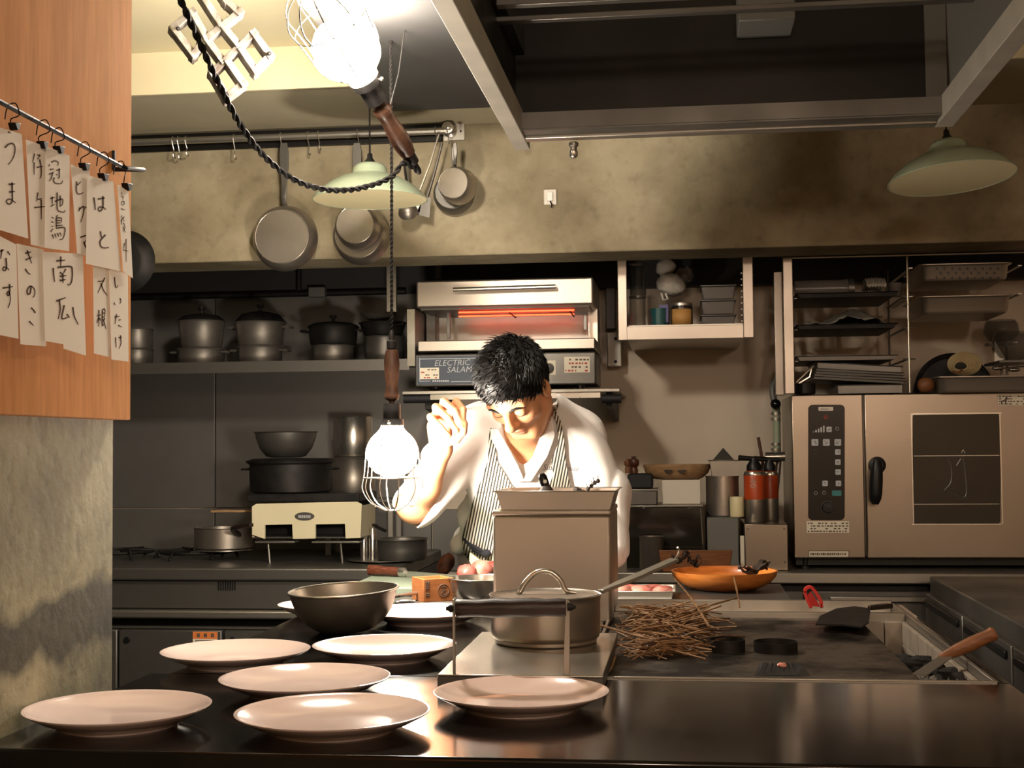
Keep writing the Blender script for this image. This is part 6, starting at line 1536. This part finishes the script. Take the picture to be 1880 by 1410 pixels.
# torso
b.ell(chest, (.150, .098, .15), k=.03); b.ell(belly, (.13, .095, .15), k=.04); b.ell(hip+np.array([0, 0, .03]), (.135, .095, .12), k=.04)
b.cap(shR, shL, .05, .05, k=.04)
b.cap(C7+np.array([0, .0, -.01]), H(0, -.035, -.06), .058, .052, k=.03)
b.cap(pp(965, 800, 3.43), H(0, .0, -.075), .045, .045, k=.025)
# arms
for S, E, Wr in ((shR, elR, wrR), (shL, elL, wrL)):
    b.cap(S, E, .048, .040, k=.03); b.cap(E, E+(Wr-E)*.35, .043, .041, k=.02); b.cap(E+(Wr-E)*.35, Wr, .041, .026, k=.02)
# hands
def finger(pts, r0, r1):
    n = len(pts)-1
    for i in range(n):
        ra = r0+(r1-r0)*i/n; rb = r0+(r1-r0)*(i+1)/n
        b.cap(pts[i], pts[i+1], ra, rb, k=.0035)
pc = pp(808, 788, 3.225)
b.cap(wrR, pp(808, 800, 3.230), .025, .029, k=.015); b.ell(pp(808, 784, 3.228), (.027, .02, .034), k=.012)
b.cap(pp(820, 772, 3.225), pp(797, 782, 3.230), .018, .016, k=.01)
finger([pp(821, 768, 3.220), pp(838, 738, 3.205), pp(850, 752, 3.180), pp(850, 774, 3.170)], .0105, .0078)
finger([pp(811, 766, 3.220), pp(815, 737, 3.195), pp(836, 755, 3.170), pp(847, 781, 3.165)], .0105, .0078)
finger([pp(802, 772, 3.220), pp(800, 747, 3.195), pp(822, 767, 3.170), pp(838, 791, 3.170)], .010, .0074)
finger([pp(797, 784, 3.220), pp(790, 765, 3.200), pp(808, 783, 3.178), pp(824, 801, 3.178)], .0092, .0068)
finger([pp(818, 812, 3.225), pp(838, 806, 3.205), pp(850, 792, 3.180), pp(853, 778, 3.170)], .0125, .0085)
hl = pp(1108, 1048, 3.33)
b.cap(wrL, hl, .025, .03, k=.015)
for i in range(4):
    a0 = hl+np.array([-.012+.012*i-.012, -.02, -.004]); a1 = a0+np.array([-.018, -.028, -.014]); finger([a0, a1, a1+np.array([-.012, -.016, -.018])], .0095, .007)
finger([hl+np.array([-.02, 0, -.004]), hl+np.array([-.048, -.01, -.014]), hl+np.array([-.06, -.024, -.022])], .011, .008)
# head
def HE(c, r, k=.01, mode='u'): b.ell(H(*c), np.array(r)*HS, HM, k, mode)
def HCp(a, c, ra, rb, k=.01, mode='u'): b.cap(H(*a), H(*c), ra*HS, rb*HS, k, mode)
HE((0, -.012, .030), (.074, .092, .088), .02); HE((0, .020, -.042), (.059, .067, .074), .03)
HCp((-.022, .060, -.098), (.022, .060, -.098), .019, .019, .02); HCp((-.052, -.0, -.06), (-.02, .058, -.095), .02, .016, .025); HCp((.052, 0, -.06), (.02, .058, -.095), .02, .016, .025)
for s_ in (-1, 1):
    HE((s_*.040, .055, -.026), (.026, .024, .022), .02); HCp((s_*.012, .083, .020), (s_*.048, .070, .020), .010, .010, .016)
    HE((s_*.033, .091, -.002), (.017, .013, .011), .014, 's'); HE((s_*.033, .074, -.003), (.0165, .0125, .0125), .004)
    HE((s_*.013, .094, -.036), (.0095, .012, .008), .006)
    HE((s_*.077, -.006, -.008), (.010, .020, .033), .006); HE((s_*.085, -.002, -.006), (.006, .011, .020), .006, 's')
HCp((0, .083, .012), (0, .104, -.026), .0085, .0115, .012); HE((0, .106, -.031), (.0135, .0125, .011), .008)
for s_ in (-1, 1): HE((s_*.0065, .104, -.043), (.0042, .0055, .004), .003, 's')
HE((0, .083, -.060), (.024, .012, .007), .006); HE((0, .082, -.072), (.020, .012, .0075), .006); HCp((-.022, .092, -.0655), (.022, .092, -.0655), .0012, .0012, .003, 's')
body, BV, BQ = sdf_obj(b, 'body', MT['skin'], man, 1)
q = (BV-Hc)@HM/HS
tint = .85*np.exp(-((q[:, 0]/.022)**2)**2-((q[:, 2]+.066)/.0115)**2)*(q[:, 1] > .05)
for s_ in (-1, 1): tint += .28*np.exp(-((q[:, 0]-s_*.042)/.022)**2-((q[:, 2]+.03)/.022)**2)*(q[:, 1] > .03)
for a_ in ((818, 770), (840, 785), (826, 790)):
    dd = hyp(BV-pp(*a_, 3.19)); tint += .35*np.exp(-(dd/.018)**2)
at = body.data.attributes.new('tint', 'FLOAT', 'POINT'); at.data.foreach_set('value', np.clip(tint, 0, 1).astype(np.float32))
bvh = BVHTree.FromPolygons([tuple(v) for v in BV], BQ.tolist())
def onface(r, u, off=.001):
    o_ = Vector(H(r, .2, u)); h = bvh.ray_cast(o_, Vector(-fv)); return (h[0] if h[0] else Vector(H(r, .08, u)))+Vector(fv)*off
for s_ in (-1, 1):
    MB().tube([onface(s_*x, u) for x, u in ((.014, .017), (.024, .021), (.036, .0225), (.046, .019), (.054, .013))], [.0018, .0032, .0032, .0026, .0012], 6).build('eyebrow', MT['hair'], body)
    MB().tube([onface(s_*x, u, .0003) for x, u in ((.019, -.007), (.026, -.0105), (.034, -.0115), (.042, -.010), (.048, -.006))], [.0006, .0012, .0013, .0013, .0008], 5).build('eyelashes', MT['hair'], body)
# hair
h = SDF(Hc-.155, Hc+.155, .0032)
h.ell(H(0, -.016, .036), np.array((.084, .103, .098))*HS, HM, .006)
h.ell(H(0, .015, .075), np.array((.068, .078, .060))*HS, HM, .02)
nrm = np.array([0, -.62, 1.0]); nrm /= np.linalg.norm(nrm); pt = np.array([0, .080, .052])
def cut(p):
    q = (p-Hc)@HM/HS; side = .022*np.clip(np.abs(q[..., 0])/.075, 0, 1)**3
    return ((q-pt)@nrm+side)*HS+.004*np.sin(q[..., 0]*230)*np.sin(q[..., 0]*97+1)
h.op(Hc-.16, Hc+.16, lambda p: cut(p), .006, 's') if False else None
w_, p_ = h._win(Hc-.16, Hc+.16); h.g[w_] = np.maximum(h.g[w_], -cut(p_).astype(np.float32))
hair, HV, HQ = sdf_obj(h, 'hair', MT['hair'], man, 2)
rnd = random.Random(77); m = MB(); hb_ = BVHTree.FromPolygons([tuple(v) for v in HV], HQ.tolist())
cnt = 0
while cnt < 2600:
    d = np.array([rnd.gauss(0, 1) for _ in range(3)]); d /= np.linalg.norm(d)
    loc, nr, _, _ = hb_.ray_cast(Vector(H(0, -.01, .035)+HM@d*.25), Vector(-(HM@d)))
    if loc is None: continue
    ql = (np.array(loc)-Hc)@HM/HS
    if (ql-pt)@nrm < -.002: continue
    cnt += 1
    crown = max(0, (ql[2]-.06)/.07); comb = HM@np.array([rnd.gauss(.5, .5)*(1 if ql[1] > .02 else .3), .8-crown*.5, -.5+crown*.4]); nv = Vector(nr)
    if nv.dot(loc-Vector(Hc)) < 0: nv = -nv
    tdir = Vector(comb); tdir = (tdir-nv*tdir.dot(nv)).normalized(); L = rnd.uniform(.014, .026); lift = rnd.uniform(.12, .3)+crown*rnd.uniform(.1, .7)*(1 if rnd.random() < .5 else .3)
    p0 = loc-nv*.003; p1 = loc+tdir*L*.5+nv*L*lift*.6; p2 = loc+tdir*L+nv*L*lift*.9
    m.tube([p0, p1, p2], [.0016, .0013, .0002], 3, cap=False)
m.build('strands', MT['hair'], hair, smooth=60, fix=False)
# jacket
j = SDF((-.80, 2.95, .88), (-.02, 3.86, 1.42), .0038)
j.ell(chest, (.172, .118, .165), k=.03); j.ell(belly, (.158, .115, .15), k=.05); j.ell(hip+np.array([0, -.01, .09]), (.165, .118, .11), k=.05)
j.cap(shR+np.array([.04, 0, .015]), shL+np.array([-.05, 0, .02]), .060, .060, k=.045)
j.cap(pp(925, 768, 3.47), pp(1010, 762, 3.47), .06, .06, k=.03)
eS = shR+(elR-shR)*.93; j.cap(shR, eS, .072, .060, k=.035)
j.cap(shL, elL, .064, .058, k=.035); j.cap(elL, wrL, .060, .046, k=.03)
j.cap(eS-(elR-shR)*.06, eS, .063, .063, k=.006)          # rolled cuff
hem = pp(842, 1002, 3.62); j.ell(hem, (.02, .03, .03), k=.02)
# open end of the raised sleeve and the V neck
j.cap(eS+(elR-shR)*.02, eS+(elR-shR)*.2, .05, .05, k=.004, mode='s')

for yy in (3.33, 3.37, 3.41, 3.45): j.cap(pp(962, 775, yy), pp(958, 886, yy), .058, .003, k=.006, mode='s')
j.cap(pp(965, 740, 3.40), pp(962, 790, 3.35), .066, .058, k=.01, mode='s')
j.cap(C7+np.array([0, .02, .03]), H(0, -.03, -.07), .068, .062, k=.008, mode='s')
def folds(p):
    x, y, z = p[..., 0], p[..., 1], p[..., 2]
    a = .0035*np.sin(46*(z*.9+x*.8)+5*np.sin(13*y+9*z)); r = np.clip((x+.33)/.10, 0, 1)
    b_ = .0085*(1-np.abs(np.sin(27*(z*.75+1.5*(x+.2))+1.3*np.sin(17*z+8*y))))**2*(.65+.35*np.sin(14*z+3))*r
    l = np.clip((-.50-x)/.06, 0, 1)*.006*np.sin(70*(z-.7*x)+2*np.sin(20*y))
    return a*(1-r)*.8+b_+l
w_, p_ = j._win((-2, 0, 0), (2, 5, 2)); near = np.abs(j.g[w_]) < .03; fv_ = folds(p_[near]); gg = j.g[w_]; gg[near] += fv_.astype(np.float32)
jacket, JV, JQ = sdf_obj(j, 'jacket', MT['cloth'], man, 2)
jb = BVHTree.FromPolygons([tuple(v) for v in JV], JQ.tolist())
co = Vector((0, 0, CZ))
def drape(u, v, off):
    d = Vector(ray(u, v)).normalized(); hit = jb.ray_cast(co+d*2.9, d)
    if hit[0] is None or hit[0].y > 3.75:
        n = jb.find_nearest(co+d*(3.42/d.y)); return n[0]-d*off
    return hit[0]-d*off
def lerp_edge(e, v):
    if v <= e[0][1]: return e[0][0]
    for (x0, y0), (x1, y1) in zip(e, e[1:]):
        if v <= y1: return x0+(x1-x0)*(v-y0)/max(1e-6, y1-y0)
    return e[-1][0]
def drape_strip(mb, eL, eR, v0, v1, off, step=3.0, st=None, wave=0):
    nv = max(2, int((v1-v0)/step)); nu = max(3, int(max(lerp_edge(eR, v0+(v1-v0)*k/8)-lerp_edge(eL, v0+(v1-v0)*k/8) for k in range(9))/step))
    vs = []
    for jx in range(nv+1):
        v = v0+(v1-v0)*jx/nv; a, c = lerp_edge(eL, v), lerp_edge(eR, v)
        for i in range(nu+1):
            u = a+(c-a)*i/nu; vs.append(drape(u, v, off+wave*math.sin(u*.16+v*.05)))
            if st is not None: st.append((u+.2*(v-900))/5.4)
    # relax depth a little so the cloth spans hollows
    for _ in range(3):
        for jx in range(1, nv):
            for i in range(1, nu):
                k = jx*(nu+1)+i; avg = (vs[k-1].y+vs[k+1].y+vs[k-nu-1].y+vs[k+nu+1].y)/4
                if avg < vs[k].y: vs[k] = co+(vs[k]-co)*(avg/vs[k].y)
    mb.add(vs, [(y*(nu+1)+x, y*(nu+1)+x+1, (y+1)*(nu+1)+x+1, (y+1)*(nu+1)+x) for y in range(nv) for x in range(nu)])
m = MB(); st = []
drape_strip(m, [(896, 846), (884, 880), (874, 905)], [(913, 848), (926, 868), (938, 890), (955, 905)], 846, 905, .008, st=st)
drape_strip(m, [(1012, 845), (1016, 870), (1004, 905)], [(1039, 845), (1045, 880), (1050, 905)], 845, 905, .008, st=st)
drape_strip(m, [(874, 904), (862, 940), (848, 985), (852, 1016), (866, 1034)], [(1050, 904), (1056, 960), (1050, 1034)], 904, 1034, .008, st=st, wave=.002)
ap = m.build('apron', MT['apron'], man, smooth=60, fix=False, solid=.002)
a_ = ap.data.attributes.new('stripe', 'FLOAT', 'POINT'); a_.data.foreach_set('value', np.array(st, np.float32))
for eL, eR, v0, v1 in (([(898, 786), (896, 846)], [(906, 784), (913, 848)], 786, 848), ([(1004, 738), (1022, 778), (1026, 812), (1012, 846)], [(1013, 738), (1031, 776), (1037, 815), (1039, 846)], 738, 847)):
    m = MB(); st = []; drape_strip(m, eL, eR, v0, v1, .007, st=st); o = m.build('apron_strap', MT['apron'], ap, smooth=60, fix=False, solid=.002)
    a_ = o.data.attributes.new('stripe', 'FLOAT', 'POINT'); a_.data.foreach_set('value', np.array(st, np.float32))
m = MB(); c = pp(893, 1016, 3.50); kr = random.Random(2)
for i in range(5): m.tube(smooth_path([drape(852+i*4, 990+i*5, .01), drape(872+i*3, 1004+i*3, .018), drape(895, 1016, .012)], 4), [.004]*8+[.006], 6)
m.blob(drape(893, 1016, .014), (.014, .01, .011), 10, 7); m.build('apron_knot', MT['trousers'], ap)
# lapels
m = MB(); drape_strip(m, [(900, 788), (902, 806), (925, 850), (946, 880)], [(914, 785), (930, 815), (952, 855), (963, 884)], 788, 884, .012); m.build('lapel', MT['cloth'], jacket, smooth=60, fix=False, solid=.004)
m = MB(); drape_strip(m, [(992, 772), (993, 800), (975, 850), (960, 884)], [(1014, 764), (1020, 800), (1006, 838), (975, 884)], 772, 884, .012); m.build('lapel', MT['cloth'], jacket, smooth=60, fix=False, solid=.004)
# embroidered script on the chest
tm = text_mb('Susu', 15, Matrix.Identity(4), shear=.3, depth=0, thin=-.1); tm2 = text_mb('Shimizu', 12.5, Matrix.Identity(4), shear=.3, depth=0, thin=-.08)
m = MB()
for src, ou, ov in ((tm, 996, 863), (tm2, 1026, 864)):
    m.add([drape(ou+v.x*.92, ov-v.y, .0035) for v in src.v], src.f)
m.build('embroidery', MT['embroidery'], jacket, smooth=0, fix=False)
# trousers, shoes
tr_ = SDF((-.8, 3.4, .05), (-.02, 4.0, 1.0), .009)
tr_.ell(hip+np.array([0, 0, -.02]), (.155, .105, .10), k=.04)
for s_ in (-1, 1):
    kx = hip[0]+s_*.09; tr_.cap((kx, hip[1], hip[2]-.08), (kx+s_*.01, hip[1]+.01, .5), .085, .065, k=.04); tr_.cap((kx+s_*.01, hip[1]+.01, .5), (kx+s_*.015, hip[1]+.05, .09), .065, .055, k=.03)
sdf_obj(tr_, 'trousers', MT['trousers'], man, 1)
for s_ in (-1, 1):
    x = hip[0]+s_*.105; MB().blob((x, hip[1]-.03, .045), (.05, .135, .045), 16, 10).build('shoe', MT['black'], man)
